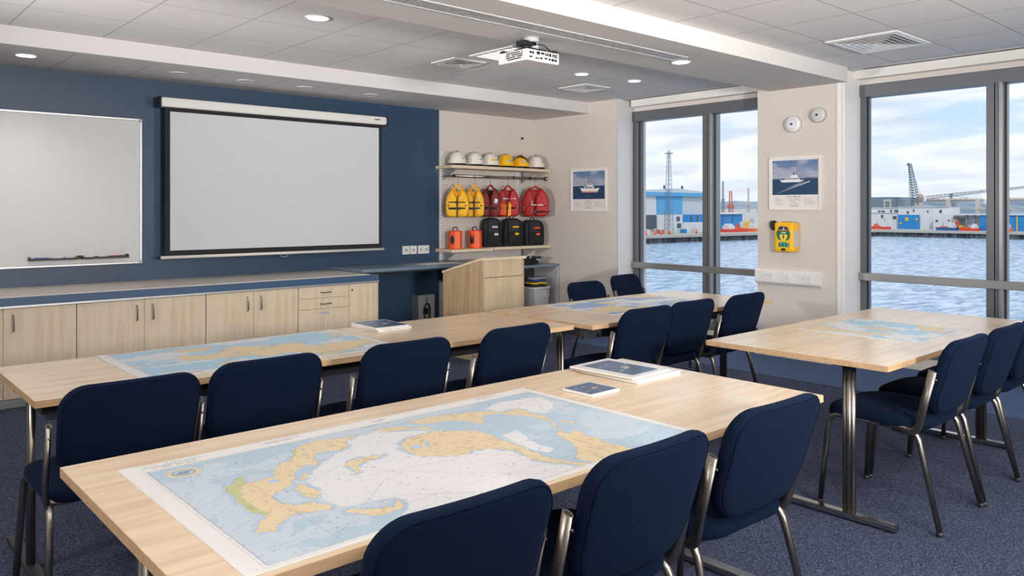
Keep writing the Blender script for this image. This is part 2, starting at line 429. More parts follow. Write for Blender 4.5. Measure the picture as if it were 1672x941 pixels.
m = MB(); m.box(-.235, .235, -.235, .235, -.004, 0); obj('diffuser', m, lamp_soft, t)
m = MB()
for k in range(5): m.box(-.235, .235, -.19+k*.095-.004, -.19+k*.095+.004, -.012, -.004)
obj('louvre', m, alu, t)

# ------------------------------------------------------------------ projector
t = thing('ceiling_projector', 'white ceiling-mounted projector with dark vents below the slot vent', 'projector', (3.615, 3.86, 2.425))
bx, by, bz = .150, .140, .038
m = MB(); m.box(-bx, bx, -by, by, -bz, bz, .010); obj('casing', m, white_pl, t)
m = MB()
for i in range(12):
    for j in range(4):
        y = -.10+i*.0135; z = -.022+j*.0135
        if (i*7+j*5) % 11 == 0: continue
        m.box(-bx-.0012, -bx+.002, y, y+.010, z, z+.0085)
obj('vent_grille', m, black_pl, t)
m = MB()
for (x, z, w, h) in ((-.125, .008, .022, .014), (-.098, .004, .012, .022), (-.125, -.018, .026, .01), (-.06, .008, .03, .02), (-.02, .012, .03, .014), (.018, .006, .012, .02), (.036, .006, .012, .02), (.054, .006, .02, .02),
                     (.083, .006, .012, .02), (.1, .002, .012, .026), (.118, .002, .01, .026), (-.07, -.022, .016, .010), (-.048, -.022, .012, .010), (-.028, -.02, .02, .012), (.01, -.016, .03, .010), (.05, -.02, .018, .014),
                     (.075, -.022, .024, .018), (.104, -.022, .022, .016)):
    m.box(x, x+w, -by-.0012, -by+.002, z, z+h)
obj('port_panel', m, black_pl, t)
m = MB(); m.box(-.02, .07, -by+.012, -by+.03, -bz-.0012, -bz+.002); m.box(-.09, -.075, -.02, -.005, -bz-.001, -bz+.002); m.box(-.01, .02, .02, .028, -bz-.001, -bz+.002); obj('label', m, grey_pl, t)
m = MB(); m.box(-.13, .13, -.12, .12, bz-.002, bz+.008, .003)
for sx in (-1, 1):
    for sy in (-1, 1): m.box(sx*.125-.018, sx*.125+.018, sy*.115-.015, sy*.115+.015, bz-.004, bz+.016, .004)
m.box(-.07, .06, -.06, .06, bz+.006, bz+.030, .004); m.cyl((-.02, 0, bz+.02), (-.02, 0, .118), .030)
m.box(-.075, .03, -.045, .045, .085, .118, .004)
for k in range(6): m.box(-.08+k*.026, -.066+k*.026, -.10, -.02, bz+.004, bz+.018)
obj('mount', m, black_pl, t)
m = MB(); m.cyl((0.005, -.02, .11), (.005, -.02, .1445), .052); m.box(.0, .05, -.045, .0, .055, .11, .004); obj('ceiling_plate', m, grey_pl, t)
m = MB(); m.tube([(.02, -.04, .10), (.09, -.06, .10), (.115, -.08, .06), (.135, -.11, bz+.002)], .0045, 8, .03); obj('cable', m, black_pl, t)
m = MB(); m.cyl((.0, by-.01, 0), (.0, by+.018, 0), .026); m.cyl((0, by+.016, 0), (0, by+.0185, 0), .02, mi=1); obj('lens', m, [black_pl, chrome], t)

# ------------------------------------------------------------------ whiteboard
t = thing('whiteboard', 'wide white dry-wipe board on the navy wall at left', 'whiteboard', (0.9, YB-.01, 1.58))
a, b, h = -1.25, 1.295, .618
m = MB(); m.box(a, b, -.020, 0, -h, h); obj('writing_surface', m, board_mat, t)
m = MB(); m.box(a-.012, b+.012, -.028, .0, h, h+.016, .003); m.box(a-.012, b+.012, -.028, 0, -h-.016, -h, .003); m.box(a-.012, a, -.028, 0, -h, h); m.box(b, b+.012, -.028, 0, -h, h)
obj('frame', m, alu, t)
for sx, sz in ((b, h), (b, -h)):
    m = MB(); m.box(sx-.014, sx+.016, -.031, 0, sz-.016, sz+.016, .004); obj('corner_cap', m, grey_pl, t)
TRAYS = [(1.34, 1.70, 'left'), (1.72, 2.08, 'right')]
for x0, x1, w in TRAYS:
    o = MB(); o.box(x0, x1, 7.255, 7.338, 1.005, 1.011); o.box(x0, x1, 7.250, 7.256, 1.005, 1.022); o.box(x0, x0+.006, 7.255, 7.338, 1.005, 1.035); o.box(x1-.006, x1, 7.255, 7.338, 1.005, 1.035)
    tag(obj('pen_tray', o, black_pl), 'black magnetic pen tray on the whiteboard, the %s one of two' % w, 'pen tray', 'whiteboard pen trays')
pens = [(1.37, .115, rgb(24, 70, 170), rgb(20, 60, 160), 'solid blue marker at the left end of the left pen tray'),
        (1.505, .10, rgb(225, 225, 225), rgb(60, 120, 190), 'white marker with light blue cap in the middle of the left pen tray'),
        (1.60, .08, rgb(225, 225, 225), rgb(190, 40, 40), 'white marker with red cap at the right end of the left pen tray'),
        (1.615, .075, rgb(30, 140, 70), rgb(30, 140, 70), 'solid green marker behind the red-capped one'),
        (1.74, .10, rgb(225, 225, 225), rgb(25, 30, 60), 'white marker with navy cap at the left end of the right pen tray'),
        (1.85, .09, rgb(225, 225, 225), rgb(30, 70, 130), 'white marker with blue cap in the middle of the right pen tray'),
        (1.95, .06, rgb(200, 50, 50), rgb(190, 40, 40), 'short red marker in the right pen tray'),
        (2.0, .07, rgb(50, 70, 110), rgb(90, 50, 70), 'dark slate marker at the right end of the right pen tray')]
for i, (x, l, c1, c2, lb) in enumerate(pens):
    y = 7.272 if i != 3 else 7.30
    r = .0085; zt = 1.011+r
    t = thing('marker_pen', lb, 'marker pen', (x, y, zt), 0, 'whiteboard markers')
    o = MB(); o.cyl((0, 0, 0), (l*.72, 0, 0), r, seg=12); obj('barrel', o, mat('marker_barrel_%d' % i, c1, .4), t)
    o = MB(); o.cyl((l*.72, 0, 0), (l, 0, 0), r*.97, r*.8, seg=12); obj('cap', o, mat('marker_cap_%d' % i, c2, .4), t)

# ------------------------------------------------------------------ projection screen
t = thing('projection_screen', 'pull-down projection screen with black border and white casing', 'projection screen', (3.475, 7.20, 1.66))
m = MB(); m.box(-1.16, 1.155, -.045, .06, .66, .745, .018)
m.box(-1.16, 1.155, -.0475, -.04, .70, .703); obj('casing', m, white_paint, t)
m = MB(); m.box(-1.172, -1.158, -.05, .065, .655, .75, .012); m.box(1.153, 1.168, -.05, .065, .655, .75, .012); obj('end_cap', m, black_pl, t)
m = MB(); m.box(1.0, 1.065, -.0475, -.044, .705, .715); obj('label', m, dark_steel, t)
m = MB()
m.box(-1.115, 1.115, -.002, .0, -.655, .665)
obj('fabric_border', m, screen_black, t)
m = MB(); m.box(-1.072, 1.078, -.0035, -.002, -.605, .625); obj('viewing_surface', m, screen_mat, t)
m = MB(); m.cyl((-1.15, -.001, -.665), (1.14, -.001, -.665), .014, seg=14); obj('bottom_bar', m, white_paint, t)
m = MB(); m.tube([(-.035, -.01, -.665), (-.035, -.012, -.70), (.035, -.012, -.70), (.035, -.01, -.665)], .003, 6, .03); obj('pull_handle', m, grey_pl, t)
m = MB(); m.box(-1.1, -1.06, .06, .16, .70, .74); m.box(1.06, 1.1, .06, .16, .70, .74); obj('wall_bracket', m, dark_steel, t)

# ------------------------------------------------------------------ wall sockets on the navy wall
def socket_plate(x0, x1, n, lb):
    t = thing('wall_socket', lb, 'wall socket', ((x0+x1)/2, YB-.01, .963), 0, 'sockets on the navy wall'); w = (x1-x0)/2
    m = MB(); m.box(-w, w, -.012, 0, -.047, .047, .003); obj('face_plate', m, white_pl, t)
    for k in range(n):
        c = -w+(k+.5)*2*w/n
        m = MB(); m.cyl((c, -.0135, 0), (c, -.0115, 0), .017, seg=16); m.box(c-.004, c+.004, -.0145, -.013, -.006, .012); obj('outlet', m, grey_pl, t)
        m = MB(); m.box(c-.011, c-.008, -.0155, -.013, -.006, .003); m.box(c+.008, c+.011, -.0155, -.013, -.006, .003); m.box(c-.002, c+.002, -.0155, -.0145, .004, .011); obj('pin_slot', m, dark_steel, t)
socket_plate(4.958, 5.052, 1, 'leftmost single white socket on the navy wall')
socket_plate(5.060, 5.150, 1, 'middle single white socket on the navy wall')
socket_plate(5.168, 5.322, 2, 'right-hand double white socket on the navy wall')

# ------------------------------------------------------------------ base cabinets
YC = 6.57
def bow_handle(parent, x, z0, z1, y, horiz=False):
    m = MB()
    if horiz: m.tube([(x-.05, y, z0), (x-.05, y-.028, z0-.004), (x+.05, y-.028, z0-.004), (x+.05, y, z0)], .0055, 10, .02, up=(0, 0, 1))
    else: m.tube([(x, y, z0), (x, y-.03, z0+.006), (x, y-.03, z1-.006), (x, y, z1)], .0055, 10, .022)
    return obj('handle', m, chrome, parent)
def cabinet(x0, x1, lb):
    t = thing('base_cabinet', lb, 'cabinet', ((x0+x1)/2, YC, 0), 0, 'birch base cabinets'); w = (x1-x0)/2-.0015
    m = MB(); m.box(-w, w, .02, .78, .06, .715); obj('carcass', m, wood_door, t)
    m = MB(); m.box(-w, w, .006, .70, 0.0, .06); obj('plinth', m, alu, t)
    return t, w
def door(t, x0, x1, hx, z0=.065, z1=.712):
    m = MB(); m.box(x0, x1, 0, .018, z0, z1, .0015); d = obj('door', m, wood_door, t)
    if hx is not None: bow_handle(d, hx, .545, .665, 0)
    return d
for x0, x1, lb in ((-.38, .58, 'birch double-door cabinet at the far left end of the row'), (.58, 1.516, 'birch double-door cabinet under the whiteboard, cut by the left edge of the view'),
                   (1.516, 2.48, 'birch double-door cabinet below the gap between whiteboard and screen'), (2.48, 3.309, 'birch double-door cabinet below the projection screen, next to the drawers')):
    t, w = cabinet(x0, x1, lb)
    door(t, -w+.002, -.0015, -.060); door(t, .0015, w-.002, .060)
t, w = cabinet(3.309, 4.15, 'birch cabinet with drawers and a narrow door at the right end of the row')
xs = 3.826-(3.309+4.15)/2
for z0, z1 in ((.606, .712), (.507, .603), (.065, .504)):
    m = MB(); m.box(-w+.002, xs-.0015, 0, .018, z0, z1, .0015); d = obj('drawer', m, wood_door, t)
    if z1 > .55: bow_handle(d, (-w+xs)/2+.01, (z0+z1)/2, 0, 0, True)
    else:
        m = MB(); m.box((-w+xs)/2-.05, (-w+xs)/2+.05, -.004, .0, .455, .475, .002); obj('finger_pull', m, grey_pl, d)
d = door(t, xs+.0015, w-.018, None); m = MB(); m.cyl((xs+.035, -.004, .655), (xs+.035, .001, .655), .009, seg=12); obj('lock', m, chrome, d)
m = MB(); m.box(w-.015, w, 0, .02, .0, .715); obj('end_panel', m, wood_shelf, t)
t = thing('worktop', 'long beige worktop with slate blue front edge on the birch cabinets', 'worktop', (1.9, YC, .72))
m = MB(); m.box(-2.3, 2.25, -.02, .795, -.005, .010, .002); obj('aluminium_edge', m, alu, t)
m = MB(); m.box(-2.3, 2.25, -.010, .785, .010, .066); obj('front_fascia', m, blue_lam, t)
m = MB(); m.box(-2.3, 2.17, .02, .785, .066, .074, .002); obj('top_surface', m, beige_lam, t)

# blue-grey desk-height counter running from the cabinets to the alcove
t = thing('side_counter', 'blue-grey counter shelf running from the cabinets behind the lectern', 'counter', (4.85, 6.70, .80))
m = MB(); m.box(-.80, .75, 0, .655, -.003, .030, .003); obj('counter_top', m, bluegrey_lam, t)
m = MB(); m.box(-.67, .66, .06, .09, -.025, -.003); m.box(-.67, .66, .60, .63, -.025, -.003); obj('support_rail', m, dark_steel, t)
m = MB(); m.box(.60, .64, .30, .655, -.20, -.003, .004); obj('wall_bracket', m, dark_steel, t)
# loose papers on the counter
for (x, y, rz, dz, lb) in ((5.06, 6.93, .25, .8305, 'white paper sheet lying on the blue-grey counter beside the sockets'), (5.22, 6.88, -.12, .8325, 'second white sheet overlapping the first, nearer the lectern')):
    m = MB(); m.box(-.15, .15, -.105, .105, 0, .0015)
    m.warp(lambda X, Y, Z: (X, Y, Z+.0001))
    o = tag(obj('paper_sheet', m, paper), lb, 'paper', 'papers on the counter'); o.location = (x, y, dz); o.rotation_euler = (0, 0, rz)

# white box with dark cable on the wall at floor level
t = thing('wall_equipment_box', 'white wall box with black coiled cable low on the navy wall', 'equipment box', (5.21, 7.25, 0))
m = MB(); m.box(-.11, .11, 0, .11, .02, .45, .004); obj('casing', m, white_pl, t)
m = MB(); m.box(-.117, -.106, -.008, .11, .02, .458, .002); m.box(.105, .115, -.008, .11, .02, .458, .002); m.box(-.11, .11, -.008, .11, .446, .458, .002); obj('frame', m, alu, t)
m = MB()
for k in range(9): m.tube([(.0+.042*math.cos(a*PI/8), -.012-.003*(k % 3), .27+(.085+.004*(k % 3))*math.sin(a*PI/8)) for a in range(17)], .0045+.0004*k, 6)
m.tube([(0, -.012, .355), (.0, -.012, .43)], .004, 6); m.tube([(0, -.012, .185), (.0, -.012, .03)], .004, 6); m.tube([(.03, -.012, .24), (.08, -.012, .17), (.09, -.012, .05)], .004, 6, .03)
m.box(-.02, .02, -.022, -.0, .24, .31, .004); obj('coiled_cable', m, black_pl, t)

# ------------------------------------------------------------------ lectern
t = thing('lectern', 'birch lectern with sloping top standing in front of the alcove', 'lectern', (4.92, 5.6, 0))
w = .263
side = [(0, 0), (.60, 0), (.60, .80), (.02, .945), (0, .945)]
m = MB(); m.prism([(u, v) for u, v in side], -w, -w+.018, 'X', 0); obj('side_panel', m, wood_side, t)
m = MB(); m.box(-w-.0008, -w+.001, .0, .55, .405, .409); m.box(-w-.001, -w+.001, .27, .278, .375, .395); obj('panel_joint', m, dark_gap, t)
m = MB(); m.prism([(u, v) for u, v in side], w-.018, w, 'X', 0); obj('side_panel', m, wood_side, t)
m = MB(); m.box(-w+.018, w-.018, .002, .02, .785, .943, .001); obj('upper_front_panel', m, lectern_wood, t)
m = MB(); m.box(-w+.018, w-.018, .002, .02, .06, .780, .001); obj('lower_front_panel', m, lectern_wood, t)
m = MB(); m.box(-w+.018, w-.018, .006, .03, .0, .06); m.box(-w+.018, w-.018, .55, .565, .05, .75); obj('back_board', m, dark_steel, t)
m = MB(); m.prism([(-.012, .945), (.02, .945), (.61, .797), (.61, .815), (.025, .968), (-.012, .968)], -w-.008, w+.022, 'X'); obj('sloping_top', m, wood_shelf, t)

# ------------------------------------------------------------------ alcove shelving
def shelf(x0, x1, z, lb, y0=7.05):
    t = thing('wall_shelf', lb, 'shelf', ((x0+x1)/2, YB, z), 0, 'alcove shelves'); w = (x1-x0)/2
    m = MB(); m.box(-w, w, y0-YB, 0, -.034, 0, .002); obj('board', m, wood_shelf, t)
    return t, w
def bracket(t, x, ln=.28):
    m = MB(); m.prism([(0, -.034), (-ln, -.034), (-ln, -.05), (-.03, -.17), (0, -.17)], x-.002, x+.002, 'X'); obj('bracket', m, alu, t)
t, w = shelf(5.42, 6.985, 1.922, 'birch shelf carrying the helmets, topmost in the alcove'); bracket(t, -w+.09); bracket(t, w-.22)
t, w = shelf(5.42, 6.03, .965, 'lower birch shelf carrying the orange drums, left half'); bracket(t, -w+.09, .26)
t, w = shelf(6.045, 6.985, .972, 'lower birch shelf carrying the black kit bags, right half'); bracket(t, w-.22, .26)
def upright(x, lb):
    t = thing('slotted_upright', lb, 'shelf upright', (x, YB, 0), 0, 'shelf uprights')
    m = MB(); m.box(-.016, .016, -.022, 0, 0, 2.10, .002); obj('channel', m, white_pl, t)
    m = MB()
    for k in range(63): m.box(-.004, .004, -.0232, -.021, .03+k*.032, .03+k*.032+.017)
    obj('slots', m, dark_steel, t)
upright(5.50, 'slotted white shelf upright at the edge of the navy wall')
upright(6.72, 'slotted white shelf upright near the right corner of the alcove')
t = thing('hanging_rail', 'chrome clothes rail under the helmet shelf', 'hanging rail', (6.2, 7.13, 1.805))
m = MB(); m.cyl((-.70, 0, 0), (.775, 0, 0), .014, seg=14); obj('tube', m, chrome, t)
for x in (-.69, -.2, .22, .5):
    m = MB(); m.cyl((x-.012, 0, 0), (x+.012, 0, 0), .0175, seg=14); m.box(x-.006, x+.006, .0, .235, -.004, .004); obj('rail_bracket', m, dark_steel, t)
m = MB(); m.lathe([(.0, -.01), (.028, -.01), (.028, .008), (0, .008)], 16, Matrix.Translation((.775, 0, 0)) @ Matrix.Rotation(PI/2, 4, 'Y')); obj('end_flange', m, chrome, t)
m = MB(); m.cyl((6.78, 7.372, 2.32), (6.78, 7.352, 2.32), .016, .012, 14); m.cyl((6.78, 7.352, 2.32), (6.78, 7.338, 2.32), .006, .009, 10)
tag(obj('wall_hook', m, dark_steel), 'small dark wall hook high above the helmets', 'hook')

# low steel storage unit
t = thing('storage_unit', 'blue-topped grey steel open storage unit in the alcove corner', 'storage unit', (6.44, 6.90, 0))
m = MB(); m.box(-.88, .545, 0, .440, .715, .745, .003); obj('top', m, bluegrey_lam, t)
for x in (-.87, -.30, .53):
    m = MB(); m.box(x-.012, x+.012, .01, .435, 0, .715); obj('side_panel', m, grey_pl, t)
m = MB(); m.box(-.87, .53, .425, .438, .0, .715); obj('back_panel', m, dark_steel, t)
m = MB(); m.box(-.858, .518, .02, .425, .16, .18); obj('lower_shelf', m, grey_pl, t)

# ------------------------------------------------------------------ pictures, alarms and trunking on the window wall
def alarm(y, z, r, lb, dot, ringm):
    t = thing('wall_alarm', lb, 'alarm', (XW, y, z)); R = Matrix.Rotation(-PI/2, 4, 'Y')
    m = MB(); m.lathe([(0, 0), (r, 0), (r, .03), (r*.93, .045), (r*.6, .05), (0, .05)], 32, R); obj('housing', m, ringm, t)
    m = MB(); m.lathe([(0, .049), (r*.16, .0505), (r*.16, .054), (0, .055)], 16, R); obj('indicator', m, dot, t)
    m = MB(); m.lathe([(r*.55, .0497), (r*.58, .0515), (r*.62, .0497)], 32, R); obj('seam_ring', m, grey_pl, t)
alarm(3.785, 2.228, .078, 'round white wall sounder with a blue dot above the framed ship picture', mat('blue_dot', rgb(40, 90, 160), .4), white_pl)
alarm(3.535, 2.293, .070, 'round grey wall detector, smaller, up right of the white sounder', black_pl, mat('detector_grey', rgb(196, 196, 192), .5))
t = thing('socket_trunking', 'white bench trunking with sockets on the pillar below the yellow case', 'socket trunking', (XW, 3.835, .768))
m = MB(); m.prism([(0, -.072), (-.03, -.072), (-.052, -.05), (-.052, .055), (-.038, .072), (0, .072)], -.335, .335, 'Y')
# prism along Y gives (u, w, v): u is depth
obj('trunking', m, white_paint, t)
for c, k in ((.20, 2), (-.0, 1), (-.19, 2)):
    m = MB(); m.box(-.058, -.05, c-.04*k/1.4-.01, c+.04*k/1.4+.01, -.036, .040, .002); o = obj('socket_plate', m, white_pl, t)
    m = MB()
    for q in range(k):
        yy = c+(q-(k-1)/2)*.05; m.box(-.0605, -.058, yy-.012, yy-.007, -.008, .0); m.box(-.0605, -.058, yy+.007, yy+.012, -.008, 0); m.box(-.0605, -.058, yy-.003, yy+.003, .006, .016); m.box(-.061, -.058, yy-.02, yy-.014, .016, .028)
    obj('pin_slot', m, grey_pl, o)

# ================================================================== TABLES
def table(name_lb, cat, x0, x1, y0, y1, zt, legs, frame=None, group=None, foot_m=chrome):
    cx, cy = (x0+x1)/2, (y0+y1)/2
    t = thing('training_table', name_lb, cat, (cx, cy, 0), 0, group)
    hx, hy = (x1-x0)/2, (y1-y0)/2
    m = MB(); m.box(-hx, hx, -hy, hy, zt-.026, zt, .0010, mi=1)
    for f in m.bm.faces:
        f.normal_update()
        if f.normal.z > .99: f.material_index = 0
    obj('table_top', m, [wood_top, wood_edge], t)
    for lx, ly, fa, fb in legs:
        lx -= cx; ly -= cy; fa -= cy; fb -= cy
        m = MB()
        for k in (-1, 0, 1): m.cyl((lx, ly+k*.017, .028), (lx, ly+k*.017, zt-.026), .0135 if k else .017, seg=16)
        m.box(lx-.03, lx+.03, ly-.05, ly+.05, zt-.032, zt-.026)
        l = obj('leg', m, chair_steel, t)
        m = MB(); m.box(lx-.024, lx+.024, fa, fb, .008, .034, .005); obj('foot', m, foot_m, l)
        m = MB()
        for e in (fa+.02, fb-.02): m.cyl((lx, e, 0), (lx, e, .01), .014, seg=12)
        obj('glide', m, black_pl, l)
    if frame:
        fy, = frame; m = MB(); xs = [l[0]-cx for l in legs]
        for yy in (-hy+fy, hy-fy-.0): m.box(min(xs)-.0, max(xs)+.0, yy-.012, yy+.012, zt-.095, zt-.026)
        for xx in (min(xs), max(xs)): m.box(xx-.012, xx+.012, -hy+fy, hy-fy, zt-.075, zt-.026)
        obj('under_frame', m, dark_steel, t)
    return t
ZT = .74
table('nearest maple table with the large nautical chart spread out', 'table', .50, 2.775, 1.385, 2.34, ZT, [(.60, 1.97, 1.48, 2.26), (2.66, 1.97, 1.48, 2.26)])
table('long maple table in the second row, in front of the birch cabinets', 'table', .605, 3.36, 3.20, 4.00, ZT, [(.66, 3.56, 3.28, 3.92), (3.27, 3.40, 3.26, 3.92)], (.10,), None, dark_steel)
table('maple table by the smaller window with two empty chairs behind it', 'table', 3.385, 5.37, 3.075, 3.985, ZT+.008, [(3.408, 3.36, 3.16, 3.9), (5.28, 3.44, 3.16, 3.9)], (.10,))
table('maple table at right beside the larger window', 'table', 3.485, 5.545, 1.45, 2.375, ZT, [(3.56, 1.655, 1.44, 2.28), (5.30, 1.655, 1.5, 2.28)])

# ================================================================== CHAIRS
def chair(lb, loc, rz, grp):
    t = thing('stacking_chair', lb, 'chair', loc, rz, grp)
    # seat
    m = MB(); o = rrect(.485, .475, .10, .12, 8)
    m.pillow(o, .062, axis='Z', edge=(1.0, .985, .955, .86, .5), prof=(0, .34, .46, .50, .53), org=.462)
    def ws(x, y, z):
        z -= .9*max(0, y-.10)**2 + .15*x*x*(1 if z > .462 else .6)
        return (x, y+.03, z)
    m.warp(ws); obj('seat', m, fabric, t)
    # back pad
    m = MB(); o = rrect(.464, .352, .085, .11, 8, taper=.05)
    m.pillow(o, .050, axis='Y', edge=(1.0, .985, .955, .86, .5), prof=(0, .34, .46, .50, .52))
    def wb(x, y, z):
        h = z+.176
        return (x, y-.215-.30*h+.34*x*x, z*.985+.672)
    m.warp(wb); obj('backrest', m, fabric, t)
    m = MB(); q = [(u*.962, v*.955) for u, v in o]
    for s_ in (-1, 1):
        pts = [wb(u, s_*.0232, v) for u, v in q]; pts.append(pts[0])
        m.tube(pts, .0011, 5, up=(0, 1, 0), cap=False)
    obj('piping', m, seam_mat, t)
    for s_ in (-1, 1):
        m = MB(); m.tube([(s_*.254, .27, .004), (s_*.228, .235, .437), (s_*.226, 0.0, .437)], .013, 12, .055)
        l = obj('leg', m, chair_steel, t)
        m = MB(); m.cyl((s_*.2542, .2705, 0), (s_*.253, .269, .02), .0135, seg=12); obj('foot_cap', m, dark_steel, l)
        m = MB(); m.tube([(s_*.226, 0.0, .437), (s_*.228, -.165, .437), (s_*.257, -.275, .004)], .013, 12, .06)
        l = obj('leg', m, chair_steel, t)
        m = MB(); m.cyl((s_*.257, -.2755, 0), (s_*.2558, -.272, .02), .0135, seg=12); obj('foot_cap', m, dark_steel, l)
    for s_ in (-1, 1):
        m = MB(); m.tube([(s_*.222, -.06, .428), (s_*.238, -.170, .428), (s_*.2465, -.190, .50), (s_*.2465, -.240, .712)], .0105, 14, .05, ry=.019, up=(1, 0, 0), cap=True)
        m.cyl((s_*.2465, -.257, .675), (s_*.2465, -.244, .675), .004, seg=8)
        u = obj('back_upright', m, chair_steel, t)
        m = MB(); m.tube([(s_*.2465, -.2397, .7095), (s_*.2465, -.2405, .7132)], .0055, 12, ry=.0135, up=(1, 0, 0)); obj('tube_end', m, black_pl, u)
    for y in (-.15, .16):
        m = MB(); m.tube([(-.226, y, .435), (-.2, y, .425), (.2, y, .425), (.226, y, .435)], .009, 8, .02, up=(0, 1, 0))
        obj('seat_rail', m, chair_steel, t)
    return t
G1, G2, G3, G4 = 'chairs along the nearest table', 'chairs along the second-row table', 'chairs along the table by the smaller window', 'chairs along the right-hand table'
c0 = chair('navy chair at the bottom centre, leftmost of those at the nearest table', (1.005, 1.535, 0), math.radians(-1.5), G1)
for lb, x, y, rz, g in (
    ('navy chair in the middle of the nearest table, between its two neighbours', 1.57, 1.52, 0, G1),
    ('navy chair at the right end of the nearest table, its seat visible', 2.195, 1.53, -2, G1),
    ('navy chair at the far left of the second-row table, with its seat and leg visible', .838, 3.16, 0, G2),
    ('navy chair second from the left at the second-row table', 1.350, 3.215, 0, G2),
    ('navy chair third from the left at the second-row table, near the stack of books', 1.985, 3.18, -1, G2),
    ('navy chair at the right end of the second-row table', 2.63, 3.19, 2, G2),
    ('navy chair nearest the pile of brochures at the smaller-window table', 3.707, 3.225, 0, G3),
    ('navy chair in the middle of the smaller-window table', 4.20, 3.255, 0, G3),
    ('navy chair at the right end of the smaller-window table, by the pillar', 4.80, 3.245, 2, G3),
    ('navy chair with the whole seat and four legs in view at the right-hand table', 3.915, 1.575, 0, G4),
    ('navy chair second along the right-hand table', 4.455, 1.57, 0, G4),
    ('navy chair cut off by the right edge of the picture', 4.995, 1.58, 0, G4)):
    dup(c0, (x, y, 0), math.radians(rz), lb, g)
dup(c0, (4.99, 4.335, 0), PI, 'navy chair facing the camera, only its back top showing over the smaller-window table', 'chairs behind the smaller-window table', (.97, .95, .945))
dup(c0, (5.64, 4.42, 0), PI+.12, 'chair with its back showing against the window beyond the far table', 'chairs behind the smaller-window table', (.97, .95, .97))

# ================================================================== PRINTED SHEETS
RS = np.random.RandomState(11)
LAT = RS.rand(64, 256, 256)
def vn(x, y, seed):
    L_ = LAT[seed % 64]; xi = np.floor(x).astype(int); yi = np.floor(y).astype(int); fx = x-xi; fy = y-yi
    fx = fx*fx*(3-2*fx); fy = fy*fy*(3-2*fy)
    a = L_[xi & 255, yi & 255]; b = L_[(xi+1) & 255, yi & 255]; c = L_[xi & 255, (yi+1) & 255]; d = L_[(xi+1) & 255, (yi+1) & 255]
    return (a*(1-fx)+b*fx)*(1-fy)+(c*(1-fx)+d*fx)*fy
def fbm(x, y, seed, oct_=4):
    s = 0; a = .5; t_ = 0
    for k in range(oct_): s = s+a*vn(x*2**k, y*2**k, seed+k); t_ += a; a *= .5
    return s/t_
def inpoly(X, Y, P):
    r = np.zeros(X.shape, bool); n = len(P)
    for i in range(n):
        x1, y1 = P[i]; x2, y2 = P[(i+1) % n]
        if y1 == y2: continue
        c = ((Y < y1) != (Y < y2)) & (X < (x2-x1)*(Y-y1)/(y2-y1)+x1); r ^= c
    return r
def C8(r, g, b): return np.array([lin(r), lin(g), lin(b)])
printed = mat('printed_paper', (1, 1, 1, 1), 0.42, spec=0.5)
N, L, B = nt(printed); _a = N.new('ShaderNodeAttribute'); _a.attribute_name = 'print'; L.new(_a.outputs['Color'], B.inputs['Base Color'])
printed_gloss = mat('printed_photo_gloss', (1, 1, 1, 1), 0.25, spec=0.5)
N, L, B = nt(printed_gloss); _a = N.new('ShaderNodeAttribute'); _a.attribute_name = 'print'; L.new(_a.outputs['Color'], B.inputs['Base Color'])
def sheet(name, x0, x1, y0, y1, col, material=printed, parent=None, M=None, thick=.0012, zfn=None):
    """a sheet of paper: col is (ny, nx, 3) linear colour, row 0 at y0; thin but solid"""
    ny, nx = col.shape[:2]
    gx, gy = np.meshgrid(np.linspace(x0, x1, nx), np.linspace(y0, y1, ny)); gz = np.full(gx.shape, thick)
    if zfn is not None: gz = gz+zfn(gx, gy)
    top = np.stack([gx, gy, gz], -1).reshape(-1, 3)
    idx = np.arange(ny*nx).reshape(ny, nx)
    q = np.stack([idx[:-1, :-1], idx[:-1, 1:], idx[1:, 1:], idx[1:, :-1]], -1).reshape(-1, 4)
    loop = np.concatenate([idx[0, :-1], idx[:-1, -1], idx[-1, :0:-1], idx[:0:-1, 0]])
    base = top[loop].copy(); base[:, 2] = 0.0
    k = len(loop); bi = np.arange(k)+len(top)
    sk = np.stack([loop, bi, np.roll(bi, -1), np.roll(loop, -1)], -1)
    V = np.concatenate([top, base]); F = np.concatenate([q, sk])
    me = bpy.data.meshes.new(name); me.vertices.add(len(V)); me.vertices.foreach_set('co', V.astype(np.float32).ravel())
    me.loops.add(len(F)*4); me.loops.foreach_set('vertex_index', F.ravel().astype(np.int32))
    me.polygons.add(len(F)); me.polygons.foreach_set('loop_start', (np.arange(len(F))*4).astype(np.int32))
    me.update(calc_edges=True); me.validate()
    at = me.color_attributes.new('print', 'FLOAT_COLOR', 'POINT')
    C = np.concatenate([col.reshape(-1, 3), np.tile(C8(228, 226, 222), (k, 1))]); C = np.concatenate([C, np.ones((len(C), 1))], 1)
    at.data.foreach_set('color', C.astype(np.float32).ravel())
    me.materials.append(material)
    o = bpy.data.objects.new(name, me); COL.objects.link(o)
    if parent: o.parent = parent
    if M is not None: o.matrix_world = M
    return o

